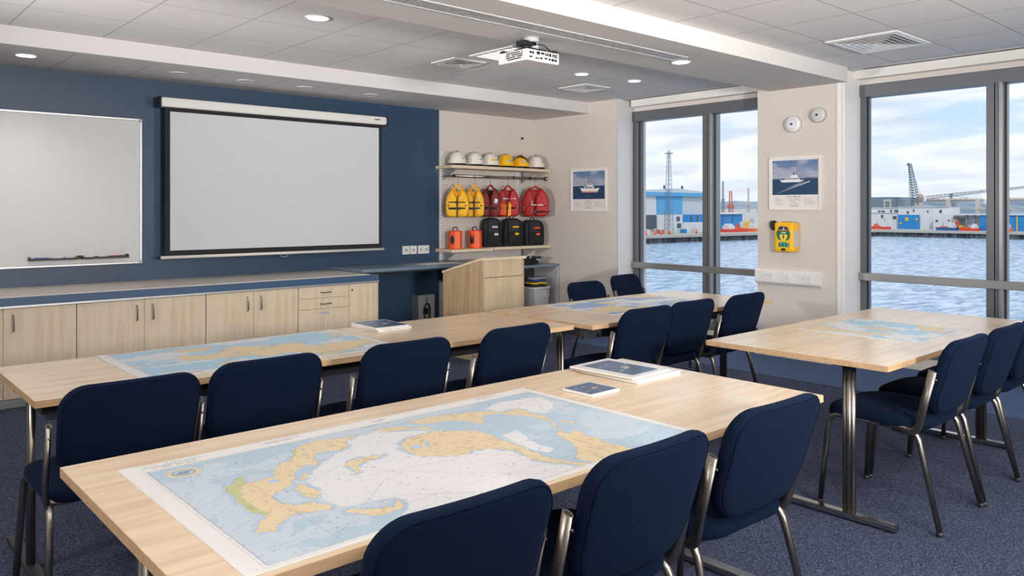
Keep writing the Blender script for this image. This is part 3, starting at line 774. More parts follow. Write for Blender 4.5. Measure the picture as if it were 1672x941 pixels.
# the big chart: land outlines given as (x, y) metres on the table
LANDS = {'land':[[(0.833,1.945),(0.804,1.936),(0.775,1.91),(0.757,1.875),(0.748,1.823),(0.748,1.777),(0.752,1.74),(0.749,1.698),(0.754,1.662),(0.755,1.646),(0.738,1.651),(0.723,1.629),(0.714,1.598),(0.72,1.584),(0.729,1.571),(0.744,1.571),(0.762,1.595),(0.788,1.622),(0.81,1.628),(0.836,1.615),(0.863,1.602),(0.879,1.593),(0.894,1.606),(0.894,1.634),(0.884,1.654),(0.867,1.675),(0.845,1.678),(0.829,1.693),(0.818,1.713),(0.819,1.747),(0.835,1.774),(0.861,1.795),(0.886,1.81),(0.912,1.84),(0.936,1.873),(0.96,1.914),(0.989,1.925),(1.003,1.898),(1.02,1.905),(1.031,1.933),(1.033,1.955),(1.046,1.984),(1.067,1.989),(1.096,1.988),(1.113,1.965),(1.131,1.974),(1.157,2.003),(1.177,2.029),(1.203,2.051),(1.243,2.079),(1.198,2.074),(1.152,2.088),(1.109,2.099),(1.078,2.091),(1.043,2.079),(1.012,2.055),(0.993,2.024),(0.975,1.992),(0.946,1.972),(0.908,1.94),(0.891,1.919),(0.892,1.919),(0.887,1.889),(0.87,1.891),(0.855,1.897),(0.829,1.887),(0.817,1.899),(0.821,1.921)],[(0.896,1.795),(0.911,1.788),(0.919,1.761),(0.918,1.718),(0.911,1.695),(0.892,1.676),(0.887,1.699),(0.881,1.728),(0.886,1.76)],[(0.942,1.86),(0.967,1.874),(0.948,1.841),(0.922,1.817),(0.912,1.819)],[(1.066,1.849),(1.093,1.878),(1.122,1.884),(1.15,1.874),(1.172,1.866),(1.196,1.849),(1.163,1.839),(1.134,1.841),(1.112,1.838),(1.089,1.814),(1.071,1.778),(1.055,1.765),(1.051,1.775),(1.067,1.804),(1.056,1.821)],[(0.894,1.572),(0.925,1.577),(0.926,1.555),(0.947,1.542),(0.967,1.529),(0.988,1.527),(0.995,1.509),(1.025,1.544),(1.035,1.541),(1.022,1.512),(1.002,1.487),(0.983,1.498),(0.959,1.493),(0.939,1.495),(0.925,1.518),(0.905,1.542)],[(1.297,1.922),(1.324,1.943),(1.374,1.945),(1.437,1.948),(1.482,1.917),(1.529,1.875),(1.54,1.787),(1.525,1.806),(1.529,1.776),(1.521,1.73),(1.519,1.672),(1.52,1.63),(1.519,1.591),(1.516,1.547),(1.52,1.506),(1.525,1.472),(1.543,1.441),(1.558,1.421),(1.544,1.404),(1.529,1.428),(1.514,1.46),(1.492,1.487),(1.473,1.518),(1.47,1.55),(1.476,1.598),(1.484,1.639),(1.467,1.67),(1.448,1.703),(1.407,1.726),(1.357,1.713),(1.316,1.733),(1.274,1.771),(1.254,1.814),(1.263,1.864)],[(1.312,2.09),(1.354,2.078),(1.392,2.044),(1.435,2.01),(1.456,1.96),(1.429,1.965),(1.397,2.014),(1.36,2.027),(1.309,2.046)],[(1.432,2.087),(1.477,2.091),(1.556,2.087),(1.623,2.062),(1.694,2.034),(1.727,2.004),(1.705,2.034),(1.74,1.98),(1.785,1.985),(1.806,1.955),(1.803,1.901),(1.809,1.851),(1.762,1.757),(1.732,1.705),(1.722,1.667),(1.741,1.668),(1.761,1.679),(1.771,1.709),(1.763,1.668),(1.749,1.606),(1.747,1.527),(1.741,1.44),(1.734,1.329),(1.643,1.323),(1.592,1.369),(1.565,1.414),(1.559,1.441),(1.57,1.476),(1.589,1.505),(1.629,1.533),(1.646,1.567),(1.659,1.606),(1.664,1.637),(1.689,1.678),(1.726,1.71),(1.761,1.778),(1.769,1.823),(1.765,1.88),(1.75,1.926),(1.713,1.982),(1.656,1.988),(1.619,1.957),(1.602,1.91),(1.604,1.9),(1.581,1.953),(1.547,2.016),(1.485,2.028),(1.442,2.056)],[(1.812,1.795),(1.825,1.772),(1.834,1.743),(1.816,1.729),(1.808,1.767)],[(1.916,1.891),(1.913,1.87),(1.897,1.839),(1.895,1.852)]],'white':[[(1.214,2.07),(1.292,2.058),(1.368,2.009),(1.426,1.961),(1.324,1.943),(1.248,1.86),(1.247,1.804),(1.309,1.724),(1.403,1.721),(1.447,1.69),(1.434,1.71),(1.463,1.665),(1.48,1.634),(1.463,1.542),(1.484,1.48),(1.54,1.401),(1.563,1.366),(1.451,1.31),(1.298,1.285),(1.174,1.292),(0.976,1.285),(0.973,1.46),(1.02,1.492),(1.037,1.534),(1.028,1.565),(0.99,1.576),(0.943,1.583),(0.898,1.602),(0.907,1.65),(0.916,1.701),(0.919,1.76),(0.93,1.802),(0.966,1.851),(1.03,1.912),(1.075,1.949),(1.134,1.963)],[(1.719,2.057),(1.828,2.08),(1.911,2.082),(1.973,2.053),(1.964,1.958),(1.862,1.881),(1.825,1.881),(1.817,1.922),(1.818,1.968),(1.794,2.001),(1.745,1.999)],[(1.545,1.788),(1.623,1.793),(1.586,1.689),(1.589,1.584),(1.534,1.57),(1.534,1.634),(1.543,1.727)]],'green':[[(0.833,1.945),(0.804,1.936),(0.775,1.91),(0.757,1.875),(0.748,1.823),(0.748,1.777),(0.752,1.74),(0.749,1.698),(0.754,1.662),(0.761,1.667),(0.769,1.735),(0.77,1.791),(0.777,1.845),(0.792,1.882),(0.813,1.889),(0.816,1.913)],[(1.043,2.079),(1.012,2.055),(0.993,2.024),(0.975,1.992),(0.989,1.995),(1.017,2.035)]],'pool':[[(1.29,1.874),(1.315,1.861),(1.302,1.837),(1.279,1.85)],[(1.35,1.883),(1.361,1.878),(1.327,1.832),(1.319,1.84)],[(0.864,1.876),(0.891,1.865),(0.88,1.842),(0.855,1.851)],[(1.059,1.997),(1.088,1.988),(1.113,1.972),(1.106,1.959),(1.079,1.971),(1.047,1.967)]]}
LANDC = C8(208, 189, 154); GREEN = C8(172, 177, 128); SEA = C8(162, 181, 194); SEA2 = C8(178, 190, 199); DEEP = C8(206, 205, 207); INK = C8(96, 92, 96)
YEL = C8(222, 196, 120)
def marks(col, X, Y, seed, mask, amount=.10, strength=.45, cell=.004):
    """soundings and small lettering: short dark dashes scattered over the sheet"""
    jx = (X/cell/2.2); jy = (Y/cell)
    n = vn(jx*1.0+seed*3.1, jy*1.0, seed+20); g = fbm(X*14, Y*14, seed+30, 2)
    s = np.clip((n-(1-amount-.10*g))*14, 0, 1)*mask
    return col*(1-s[..., None]*strength)+INK*s[..., None]*strength
def lines(col, X, Y, segs, w=.0011, strength=.4, ink=INK):
    for x1, y1, x2, y2 in segs:
        dx, dy = x2-x1, y2-y1; L2 = dx*dx+dy*dy
        t_ = np.clip(((X-x1)*dx+(Y-y1)*dy)/L2, 0, 1); d = np.hypot(X-x1-t_*dx, Y-y1-t_*dy)
        s = np.clip(1.6-d/w, 0, 1)[..., None]*strength
        col = col*(1-s)+ink*s
    return col
def margin(col, X, Y, x0, x1, y0, y1, ml, mr, mb, mt, titles):
    inner = (X > x0+ml) & (X < x1-mr) & (Y > y0+mb) & (Y < y1-mt)
    P = C8(212, 210, 208)
    col = np.where(inner[..., None], col, P)
    a = (x0+ml, x1-mr, y0+mb, y1-mt)
    for e, w, st in ((0, .0012, .5), (.009, .0009, .35)):
        r = (a[0]-e, a[1]+e, a[2]-e, a[3]+e)
        col = lines(col, X, Y, [(r[0], r[2], r[1], r[2]), (r[1], r[2], r[1], r[3]), (r[1], r[3], r[0], r[3]), (r[0], r[3], r[0], r[2])], w, st)
    tick = ((np.mod(X, .03) < .0022) & ((np.abs(Y-(a[2]-.0045)) < .004) | (np.abs(Y-(a[3]+.0045)) < .004))) | ((np.mod(Y, .03) < .0022) & ((np.abs(X-(a[0]-.0045)) < .004) | (np.abs(X-(a[1]+.0045)) < .004)))
    col = np.where(tick[..., None], col*.7, col)
    for tx, ty, tw, rows in titles:
        for r in range(rows):
            yy = ty-r*.011; ww = tw*(1-.22*r)
            m_ = (X > tx) & (X < tx+ww) & (np.abs(Y-yy) < .0028) & (vn(X/.0035, Y*0+r*7, 5) > .38)
            col = np.where(m_[..., None], col*.45, col)
    return col
def chart_big():
    x0, x1, y0, y1 = .605, 2.03, 1.405, 2.20
    X, Y = np.meshgrid(np.linspace(x0, x1, 760), np.linspace(y0, y1, 430))
    wx = (fbm(X*34, Y*34, 3)-.5)*.030+(fbm(X*110, Y*110, 7, 2)-.5)*.010; wy = (fbm(X*34+9, Y*34, 11)-.5)*.022+(fbm(X*110, Y*110, 15, 2)-.5)*.008
    XX = X+wx; YY = Y+wy
    col = np.broadcast_to(SEA, X.shape+(3,)).copy()
    pale = fbm(X*5, Y*7, 40, 4) > .52
    col = np.where(pale[..., None], SEA2, col)
    for P in LANDS['white']:
        col = np.where(inpoly(X+(fbm(X*16, Y*16, 44)-.5)*.05, Y+(fbm(X*16, Y*16, 48)-.5)*.04, P)[..., None], DEEP, col)
    land = np.zeros(X.shape, bool)
    for P in LANDS['land']: land |= inpoly(XX, YY, P)
    # shallow blue fringe round the coast
    fr = land.copy()
    for dx, dy in ((6, 0), (-6, 0), (0, 6), (0, -6), (4, 4), (-4, 4), (4, -4), (-4, -4), (3, 0), (-3, 0), (0, 3), (0, -3)): fr |= np.roll(np.roll(land, dx, 1), dy, 0)
    fringe = fr & ~land & (fbm(X*60, Y*60, 50, 2) > .42)
    col = np.where(fringe[..., None], C8(160, 180, 200), col)
    lc = LANDC*(0.96+.07*fbm(X*12, Y*12, 33)[..., None])
    col = np.where(land[..., None], lc, col)
    for P in LANDS['green']:
        g = inpoly(XX, YY, P) & land; col = np.where(g[..., None], GREEN, col)
    for P in LANDS['pool']:
        g = inpoly(XX, YY, P); col = np.where(g[..., None], C8(158, 184, 206), col)
    edge = land & ~(np.roll(land, 1, 0) & np.roll(land, -1, 0) & np.roll(land, 1, 1) & np.roll(land, -1, 1))
    col = np.where(edge[..., None], col*.45+C8(150, 140, 70)*.5, col)
    hatch = land & (fbm(X*90, Y*40, 60, 3) > .66); col = np.where(hatch[..., None], col*.82, col)
    col = marks(col, X, Y, 1, np.ones(X.shape), .085, .6)
    col = lines(col, X, Y, [(.66, 1.80, .95, 1.98), (.66, 1.62, 1.05, 1.86), (.78, 1.42, 1.10, 1.70), (1.02, 1.46, .98, 1.60), (1.00, 1.60, 1.25, 1.43), (1.02, 1.75, 1.85, 1.60), (1.25, 1.86, 1.55, 1.50), (1.08, 1.78, 1.42, 1.44),
        (1.35, 1.84, 1.95, 1.56), (1.0, 1.52, 1.9, 1.50), (1.60, 1.97, 1.78, 1.50), (.74, 2.08, .70, 1.93), (.72, 2.0, .83, 2.06), (1.7, 2.0, 1.98, 2.04), (1.85, 1.9, 1.98, 2.1), (.66, 1.50, .90, 1.50), (.82, 1.42, .82, 1.9)], .0010, .30)
    # compass rose
    for r_, w_, c_ in ((.036, .006, C8(214, 192, 136)), (.028, .0014, INK), (.010, .003, INK)):
        d = np.abs(np.hypot((X-.726), (Y-2.075)*1.15)-r_); col = np.where((d < w_)[..., None], col*.25+c_*.75, col)
    st = (np.abs(X-.726) < .022) & (np.abs(Y-2.075-.4*(X-.726)) < .0025); col = np.where(st[..., None], INK*1.2, col)
    col = margin(col, X, Y, x0, x1, y0, y1, .050, .030, .022, .066, [(.655, 2.178, .17, 3), (.98, 2.18, .12, 2), (.74, 2.158, .05, 2), (1.78, 2.182, .10, 2), (1.35, 2.175, .05, 2)])
    return sheet('nautical_chart', x0, x1, y0, y1, col, zfn=lambda X_, Y_: .004*np.exp(-((X_-x0)/.05)**2)*(.4+.6*np.sin((Y_-y0)*9)**2)+.0006*np.sin(X_*9)**2)
o = chart_big(); o.location = (0, 0, ZT+.0004)
tag(o, 'large nautical chart with tan islands spread on the nearest table', 'chart')

def chart_noise(x0, x1, y0, y1, nx, ny, seed, fx, fy, land_t, blue, white_t=.55, bias=None, ml=.05, mt=.03):
    X, Y = np.meshgrid(np.linspace(x0, x1, nx), np.linspace(y0, y1, ny)); U = (X-x0)/(x1-x0); V = (Y-y0)/(y1-y0)
    e = fbm(U*fx, V*fy, seed, 5)
    if bias is not None: e = e+bias(U, V)
    col = np.broadcast_to(C8(*blue), X.shape+(3,)).copy()
    col = np.where((fbm(U*4, V*4, seed+9, 4) > white_t)[..., None], C8(206, 207, 210), col)
    col = np.where((e > land_t-.035)[..., None], C8(164, 186, 206), col)
    land = e > land_t; col = np.where(land[..., None], C8(212, 190, 148), col)
    edge = land & (e < land_t+.012); col = np.where(edge[..., None], C8(176, 160, 100), col)
    col = marks(col, X, Y, seed, np.ones(X.shape), .09, .5, .005)
    col = lines(col, X, Y, [(x0+.1, y0+.1, x1-.2, y1-.1), (x0+.2, y1-.1, x1-.1, y0+.15)], .0012, .25)
    return margin(col, X, Y, x0, x1, y0, y1, ml, .03, .03, mt, [(x0+.06, y1-.008, .14, 2)])
c = chart_noise(-.605, .605, -.355, .355, 420, 240, 14, 6, 6, .525, (158, 192, 212), .50, lambda U, V: .20*np.exp(-((V-.42-.15*np.sin(U*5))/.22)**2)*(U > .22)*(U < .97)-.10)
o = sheet('nautical_chart', -.605, .605, -.355, .355, c, zfn=lambda X, Y: .003*np.exp(-((X+.605)/.04)**2)); o.location = (1.605, 3.635, ZT+.0004); o.rotation_euler = (0, 0, .0)
tag(o, 'nautical chart lying at the left of the second-row table', 'chart')
c = chart_noise(-.56, .56, -.32, .32, 360, 210, 25, 5, 5, .52, (128, 160, 196), .54, lambda U, V: .22*np.exp(-((U-.42)/.28)**2-((V-.32)/.22)**2)-.10, .03, .03)
o = sheet('nautical_chart', -.56, .56, -.32, .32, c, zfn=lambda X, Y: .0025*np.exp(-((Y+.32)/.03)**2)); o.location = (4.375, 3.595, ZT+.0084); o.rotation_euler = (0, 0, -.02)
tag(o, 'nautical chart with a deep blue sea on the smaller-window table', 'chart')
c = chart_noise(-.345, .345, -.328, .328, 300, 280, 33, 4, 4, .55, (156, 190, 210), .47, lambda U, V: .24*np.exp(-((U-.16-.6*(1-V)*.2)/.10)**2-((V-.55)/.42)**2)-.08, .03, .02)
o = sheet('nautical_chart', -.345, .345, -.328, .328, c); o.location = (4.535, 1.909, ZT+.0004)
tag(o, 'small nautical chart on the right-hand table', 'chart')

# ------------------------------------------------------------------ ship pictures
def ship_col(nx, ny, k, photo=(0.0, 0.0, 1.0, 1.0)):
    """row 0 is the bottom. k: 0 = ship seen from the side, 1 = ship with a wake, 2 = dark aerial sea cover"""
    U, V = np.meshgrid(np.linspace(0, 1, nx), np.linspace(0, 1, ny))
    hz = .47
    sky = C8(84, 118, 160)*(V[..., None])+C8(176, 176, 190)*(1-V[..., None]); cl = np.clip((fbm(U*3, V*7, 12, 4)-.45)*4, 0, 1)[..., None]
    sky = sky*(1-cl*.7)+C8(178, 180, 194)*cl*.7
    sea = C8(34, 66, 98)*(.7+.6*fbm(U*10, V*40, 16, 3)[..., None])
    col = np.where((V > hz)[..., None], sky, sea)
    W = C8(232, 232, 234); G = C8(120, 130, 145)
    def P(pts, c):
        nonlocal col
        col = np.where(inpoly(U, V, pts)[..., None], c, col)
    if k == 0:
        P([(.20, .42), (.24, .40), (.30, .24), (.78, .24), (.84, .40), (.70, .36), (.35, .38)], W); P([(.26, .28), (.32, .23), (.78, .23), (.80, .27)], C8(206, 130, 110))
        P([(.34, .38), (.36, .46), (.66, .46), (.70, .36)], C8(200, 204, 212)); P([(.46, .46), (.48, .55), (.62, .55), (.64, .46)], W); P([(.49, .51), (.49, .53), (.61, .53), (.61, .51)], C8(40, 50, 60))
        P([(.49, .55), (.495, .88), (.51, .88), (.51, .55)], C8(80, 85, 95)); P([(.55, .55), (.556, .78), (.57, .78), (.57, .55)], G); P([(.36, .46), (.37, .6), (.385, .6), (.39, .46)], G)
        P([(.44, .76), (.44, .775), (.57, .775), (.57, .76)], G); P([(.38, .40), (.38, .43), (.62, .43), (.62, .40)], C8(70, 80, 95))
        P([(.36, .12), (.44, .16), (.62, .10), (.52, .06)], C8(66, 82, 100))
    elif k == 1:
        P([(.12, .05), (.60, .26), (.82, .36), (.84, .40), (.70, .33), (.30, .14), (.05, .02)], C8(206, 214, 222)); P([(.25, .16), (.55, .28), (.78, .40), (.6, .33)], C8(150, 170, 186))
        P([(.16, .44), (.22, .36), (.60, .36), (.72, .42), (.60, .43), (.30, .43)], W); P([(.28, .43), (.30, .50), (.58, .50), (.62, .43)], C8(214, 218, 224)); P([(.40, .50), (.42, .57), (.56, .57), (.57, .50)], W)
        P([(.30, .455), (.30, .475), (.58, .475), (.58, .455)], C8(60, 72, 88)); P([(.46, .57), (.47, .66), (.48, .66), (.49, .57)], C8(60, 66, 76)); P([(.54, .57), (.545, .80), (.56, .80), (.56, .57)], G)
        P([(.49, .72), (.49, .73), (.58, .73), (.58, .72)], G); P([(.72, .46), (.74, .50), (.96, .49), (.98, .46)], C8(96, 110, 128)); P([(.03, .455), (.03, .475), (.2, .475), (.2, .455)], C8(96, 110, 128))
    else:
        col = C8(58, 82, 112)*(.6+.9*fbm(U*5, V*14, 22, 4)[..., None])
        P([(.05, .30), (.55, .42), (.62, .40), (.10, .26)], C8(120, 124, 126)); P([(.50, .36), (.53, .52), (.66, .54), (.70, .40)], C8(170, 160, 140)); P([(.12, .66), (.12, .80), (.22, .78), (.24, .66)], C8(110, 132, 156)); P([(.66, .46), (.95, .66), (.96, .63), (.70, .42)], C8(128, 124, 116))
        P([(.3, .70), (.5, .82), (.62, .80), (.4, .66)], C8(96, 116, 140))
    return col
def poster_col(nx, ny, k):
    U, V = np.meshgrid(np.linspace(0, 1, nx), np.linspace(0, 1, ny))
    col = np.broadcast_to(C8(226, 222, 220), U.shape+(3,)).copy()
    v0, v1, u0, u1 = .275, .965, .03, .97
    a0, a1, b0, b1 = int(v0*ny), int(v1*ny), int(u0*nx), int(u1*nx)
    col[a0:a1, b0:b1] = ship_col(b1-b0, a1-a0, k)
    def row(u, w, v, h, s, d):
        nonlocal col
        m_ = (U > u) & (U < u+w) & (np.abs(V-v) < h) & (vn(U*90, V*0+v*99, s) > .34); col = np.where(m_[..., None], col*d, col)
    row(.34, .30, .235, .010, 3, .35) if k == 1 else row(.40, .16, .235, .008, 3, .4)
    for i, (u, w) in enumerate(((.08, .20), (.38, .24), (.68, .20))):
        for r in range(5): row(u, w*(.6+.4*((r*7+i) % 3)/2), .20-r*.032, .006, 4+r, .62)
    m_ = np.abs(np.hypot((U-.86), (V-.11)*.9)-.035) < .006; col = np.where(m_[..., None], col*.7, col)
    row(.40, .18, .045, .007, 9, .45)
    return col
def poster(lb, y0, y1, z0, z1, k):
    t = thing('framed_picture', lb, 'framed picture', (XW, (y0+y1)/2, (z0+z1)/2), 0, None); hy, hz = (y1-y0)/2, (z1-z0)/2
    m = MB(); w = .017
    m.box(-.022, 0, -hy, hy, hz-w, hz, .002); m.box(-.022, 0, -hy, hy, -hz, -hz+w, .002); m.box(-.022, 0, -hy, -hy+w, -hz+w, hz-w); m.box(-.022, 0, hy-w, hy, -hz+w, hz-w)
    obj('frame', m, white_paint, t)
    c = poster_col(260, 260, k)
    M = Matrix(((0, 0, -1, XW-.006), (-1, 0, 0, (y0+y1)/2), (0, 1, 0, (z0+z1)/2), (0, 0, 0, 1)))
    o = sheet('print', -hy+w, hy-w, -hz+w, hz-w, c, printed_gloss, None, None, .003)
    o.parent = t; o.matrix_local = Matrix(((0, 0, -1, -.006), (-1, 0, 0, 0), (0, 1, 0, 0), (0, 0, 0, 1)))
poster('framed picture of a white ship on a calm dark sea, between alcove and window', 6.128, 6.705, 1.395, 1.912, 0)
poster('framed picture of a white ship with a long wake, on the pillar between the windows', 3.512, 4.035, 1.412, 1.922, 1)

# ------------------------------------------------------------------ brochures and books on the tables
page_mat = mat('page_block', rgb(214, 210, 204), .8)
_n = noise(page_mat, coords(page_mat, (1, 1, 60)), 14, 2); nt(page_mat)[1].new(ramp(page_mat, _n, [(.4, rgb(160, 156, 152)), (.6, rgb(212, 208, 204))]), nt(page_mat)[2].inputs['Base Color'])
def booklet(name, lb, cat, cx, cy, z, w, d, h, rz, k, cover_rect, back=(208, 206, 203), grp=None, sag=0.0, seed=0):
    t = thing(name, lb, cat, (cx, cy, z), rz, grp)
    m = MB(); m.box(-w/2+.003, w/2-.003, -d/2+.003, d/2-.003, .0008, h-.0012); obj('pages', m, page_mat, t)
    m = MB(); m.box(-w/2, w/2, -d/2, d/2, 0, .0008); m.box(-w/2, -w/2+.002, -d/2, d/2, .0, h-.001); obj('back_cover', m, paper, t)
    nx, ny = 130, 110
    col = np.broadcast_to(C8(*back), (ny, nx, 3)).copy(); a, b, c_, e = cover_rect
    A, B_, C_, D_ = int(a*nx), int(b*nx), int(c_*ny), int(e*ny)
    col[C_:D_, A:B_] = ship_col(B_-A, D_-C_, k)
    o = sheet('front_cover', -w/2, w/2, -d/2, d/2, col, printed_gloss, t, None, .0010, (lambda X, Y: sag*np.clip((Y/d+.5), 0, 1)**2) if sag else None); o.location = (0, 0, h-.001)
    return t
# pile of two loose folders at the far corner of the nearest table
booklet('document_folder', 'white document folder lowest in the pile on the nearest table', 'folder', 2.545, 2.115, ZT+.0005, .285, .330, .016, 0.0, 2, (.1, .12, .1, .12), grp='folders on the nearest table')
booklet('picture_brochure', 'large brochure with a dark blue sea picture on top of the white folder', 'brochure', 2.515, 2.135, ZT+.0170, .255, .325, .007, .05, 2, (.17, .86, .10, .90))
booklet('picture_brochure', 'small square brochure with a navy picture beside the large chart', 'brochure', 2.192, 1.998, ZT+.0005, .158, .148, .010, .02, 2, (.02, .95, .06, .98), back=(200, 200, 204), grp=None)
booklet('magazine', 'grey-edged magazine lowest in the pile on the second-row table', 'magazine', 2.475, 3.885, ZT+.0005, .225, .29, .012, .02, 2, (.05, .95, .05, .95), grp='magazines on the second-row table')
booklet('magazine', 'blue-covered magazine on top of the pile on the second-row table', 'magazine', 2.465, 3.88, ZT+.0130, .215, .285, .010, -.04, 2, (.03, .97, .05, .97), grp='magazines on the second-row table')

# ================================================================== HELMETS
M_white_h = mat('helmet_white', rgb(232, 226, 216), .3); M_yel_h = mat('helmet_yellow', rgb(244, 186, 20), .3)
M_sil = mat('reflective_sticker', rgb(190, 198, 214), .3, .2); M_sil2 = mat('orange_sticker', rgb(240, 190, 60), .4)
def helmet(lb, x, shell_m, band=False, sticker=None):
    t = thing('safety_helmet', lb, 'helmet', (x, 7.175, 1.9222), math.radians(-50), 'helmets on the top shelf')
    n, k = 28, 11
    def surf(a, e, s=1.0, lift=0.0):
        z = .022+.150*math.sin(e)*s; c = math.cos(e)
        return Vector((.106*s*c*math.cos(a), .119*s*c*math.sin(a), z+lift))
    m = MB(); rings = []
    for j in range(k):
        e = (PI/2)*j/(k-1)
        rings.append([m.bm.verts.new(surf(2*PI*i/n, e)) for i in range(n)] if j < k-1 else None)
    top = m.bm.verts.new(surf(0, PI/2))
    low = []
    for i in range(n):
        a = 2*PI*i/n; p = surf(a, 0)
        dz = .014 if math.sin(a) < -.2 else .003
        low.append(m.bm.verts.new((p.x*1.03, p.y*1.04, dz+.006)))
    allr = [low]+rings[:-1]
    for A, B_ in zip(allr, allr[1:]):
        for i in range(n):
            f = m.bm.faces.new([A[i], A[(i+1) % n], B_[(i+1) % n], B_[i]]); f.smooth = True
    for i in range(n):
        f = m.bm.faces.new([allr[-1][i], allr[-1][(i+1) % n], top]); f.smooth = True
    obj('shell', m, shell_m, t)
    m = MB(); pts = []
    for i in range(n+1):
        a = 2*PI*i/n; p = surf(a, 0); dz = .014 if math.sin(a) < -.2 else .003; pts.append((p.x*1.02, p.y*1.03, dz+.004))
    m.tube(pts, .0045, 6, up=(0, 0, 1), cap=False); m.lathe([(0, .004), (.088, .004), (.088, .012), (0, .012)], 20); obj('rim', m, black_pl, t)
    m = MB()
    for a0, e0 in ((-1.0, 1.15), (-1.35, 1.18), (-1.7, 1.15), (-2.05, 1.10)):
        m.tube([surf(a0, e0+.0, 1.008), surf(a0-.12, e0+.22, 1.008)], .003, 6)
    for a0 in (-.35, -.62, -2.5, -2.75): m.lathe([(0, .003), (.006, .003), (.007, -.003)], 10, Matrix.Translation(surf(a0, .42, 1.0)) @ Vector((0, 0, 1)).rotation_difference(surf(a0, .42)-Vector((0, 0, .03))).to_matrix().to_4x4())
    obj('vents', m, black_pl, t)
    if sticker:
        m = MB()
        for da in range(4):
            a = -.75-.14*da
            m.poly([surf(a, .30, 1.012), surf(a-.11, .30, 1.012), surf(a-.11, .52, 1.012), surf(a, .52, 1.012)])
        obj('sticker', m, sticker, t)
    if band:
        m = MB()
        for w0, w1, a1, a2 in ((.10, .30, -3.0, -.2),):
            for i in range(20):
                a = -3.3+i*.17; b = a+.17; e1 = .05+.55*max(0, math.sin((a+3.3)/3.4*PI))+.0; e1b = .05+.55*max(0, math.sin((b+3.3)/3.4*PI))
                f = m.bm.faces.new([m.bm.verts.new(surf(a, e1+.20, 1.01)), m.bm.verts.new(surf(b, e1b+.20, 1.01)), m.bm.verts.new(surf(b, e1b+.50, 1.01)), m.bm.verts.new(surf(a, e1+.50, 1.01))]); f.smooth = True
        for sg in (0, 1):
            a = -3.1+sg*2.9
            m.poly([surf(a, .0, 1.012), surf(a+.45, .0, 1.012), surf(a+.4, .55, 1.012), surf(a+.05, .55, 1.012)])
        obj('black_band', m, black_pl, t)
helmet('leftmost white safety helmet on the top shelf', 5.594, M_white_h)
helmet('second white safety helmet from the left on the top shelf', 5.853, M_white_h, sticker=None)
helmet('white safety helmet with an orange sticker, third on the shelf', 6.093, M_white_h, sticker=M_sil2)
helmet('plain yellow safety helmet with a silver sticker', 6.337, M_yel_h, sticker=M_sil)
helmet('yellow safety helmet with a black band', 6.585, M_yel_h, True, M_sil)
helmet('white safety helmet at the right end, beside the yellow ones', 6.845, M_white_h)

# ================================================================== HANGING BUOYANCY VESTS
V_yel = mat('vest_yellow', rgb(238, 178, 22), .55); V_red = mat('vest_red', rgb(176, 22, 24), .5); V_or = mat('vest_orange', rgb(240, 92, 20), .5)
V_blue = mat('strap_blue', rgb(40, 66, 120), .7); V_dkred = mat('vest_dark_red', rgb(120, 16, 22), .55); wooden_hanger = mat('orange_hanger', rgb(196, 110, 40), .4)
for vm in (V_yel, V_red, V_or, V_dkred): _n = noise(vm, coords(vm), 26, 3, .6, .6); bump(vm, _n, .55, .02)
def hanger(lb, x, rz):
    t = thing('coat_hanger', lb, 'coat hanger', (x, 7.13, 1.805), rz, 'hangers on the rail')
    # hook passes over the rail (rail radius 14 mm)
    R = math.radians(0)
    m = MB(); pts = [(.0, .019*math.cos(a), .019*math.sin(a)) for a in [math.radians(q) for q in range(200, -41, -20)]]
    cz, sz = math.cos(-rz), math.sin(-rz)
    pts = [(p[0]*cz-p[1]*sz, p[0]*sz+p[1]*cz, p[2]) for p in pts]
    m.tube(pts+[(0, 0, -.045), (0, 0, -.085)], .0022, 8, .01); obj('hook', m, chrome, t)
    m = MB(); m.tube([(-.06, 0, -.150), (0, 0, -.085), (.06, 0, -.150)], .008, 8, .03, ry=.005, up=(0, 1, 0)); obj('bar', m, wooden_hanger, t)
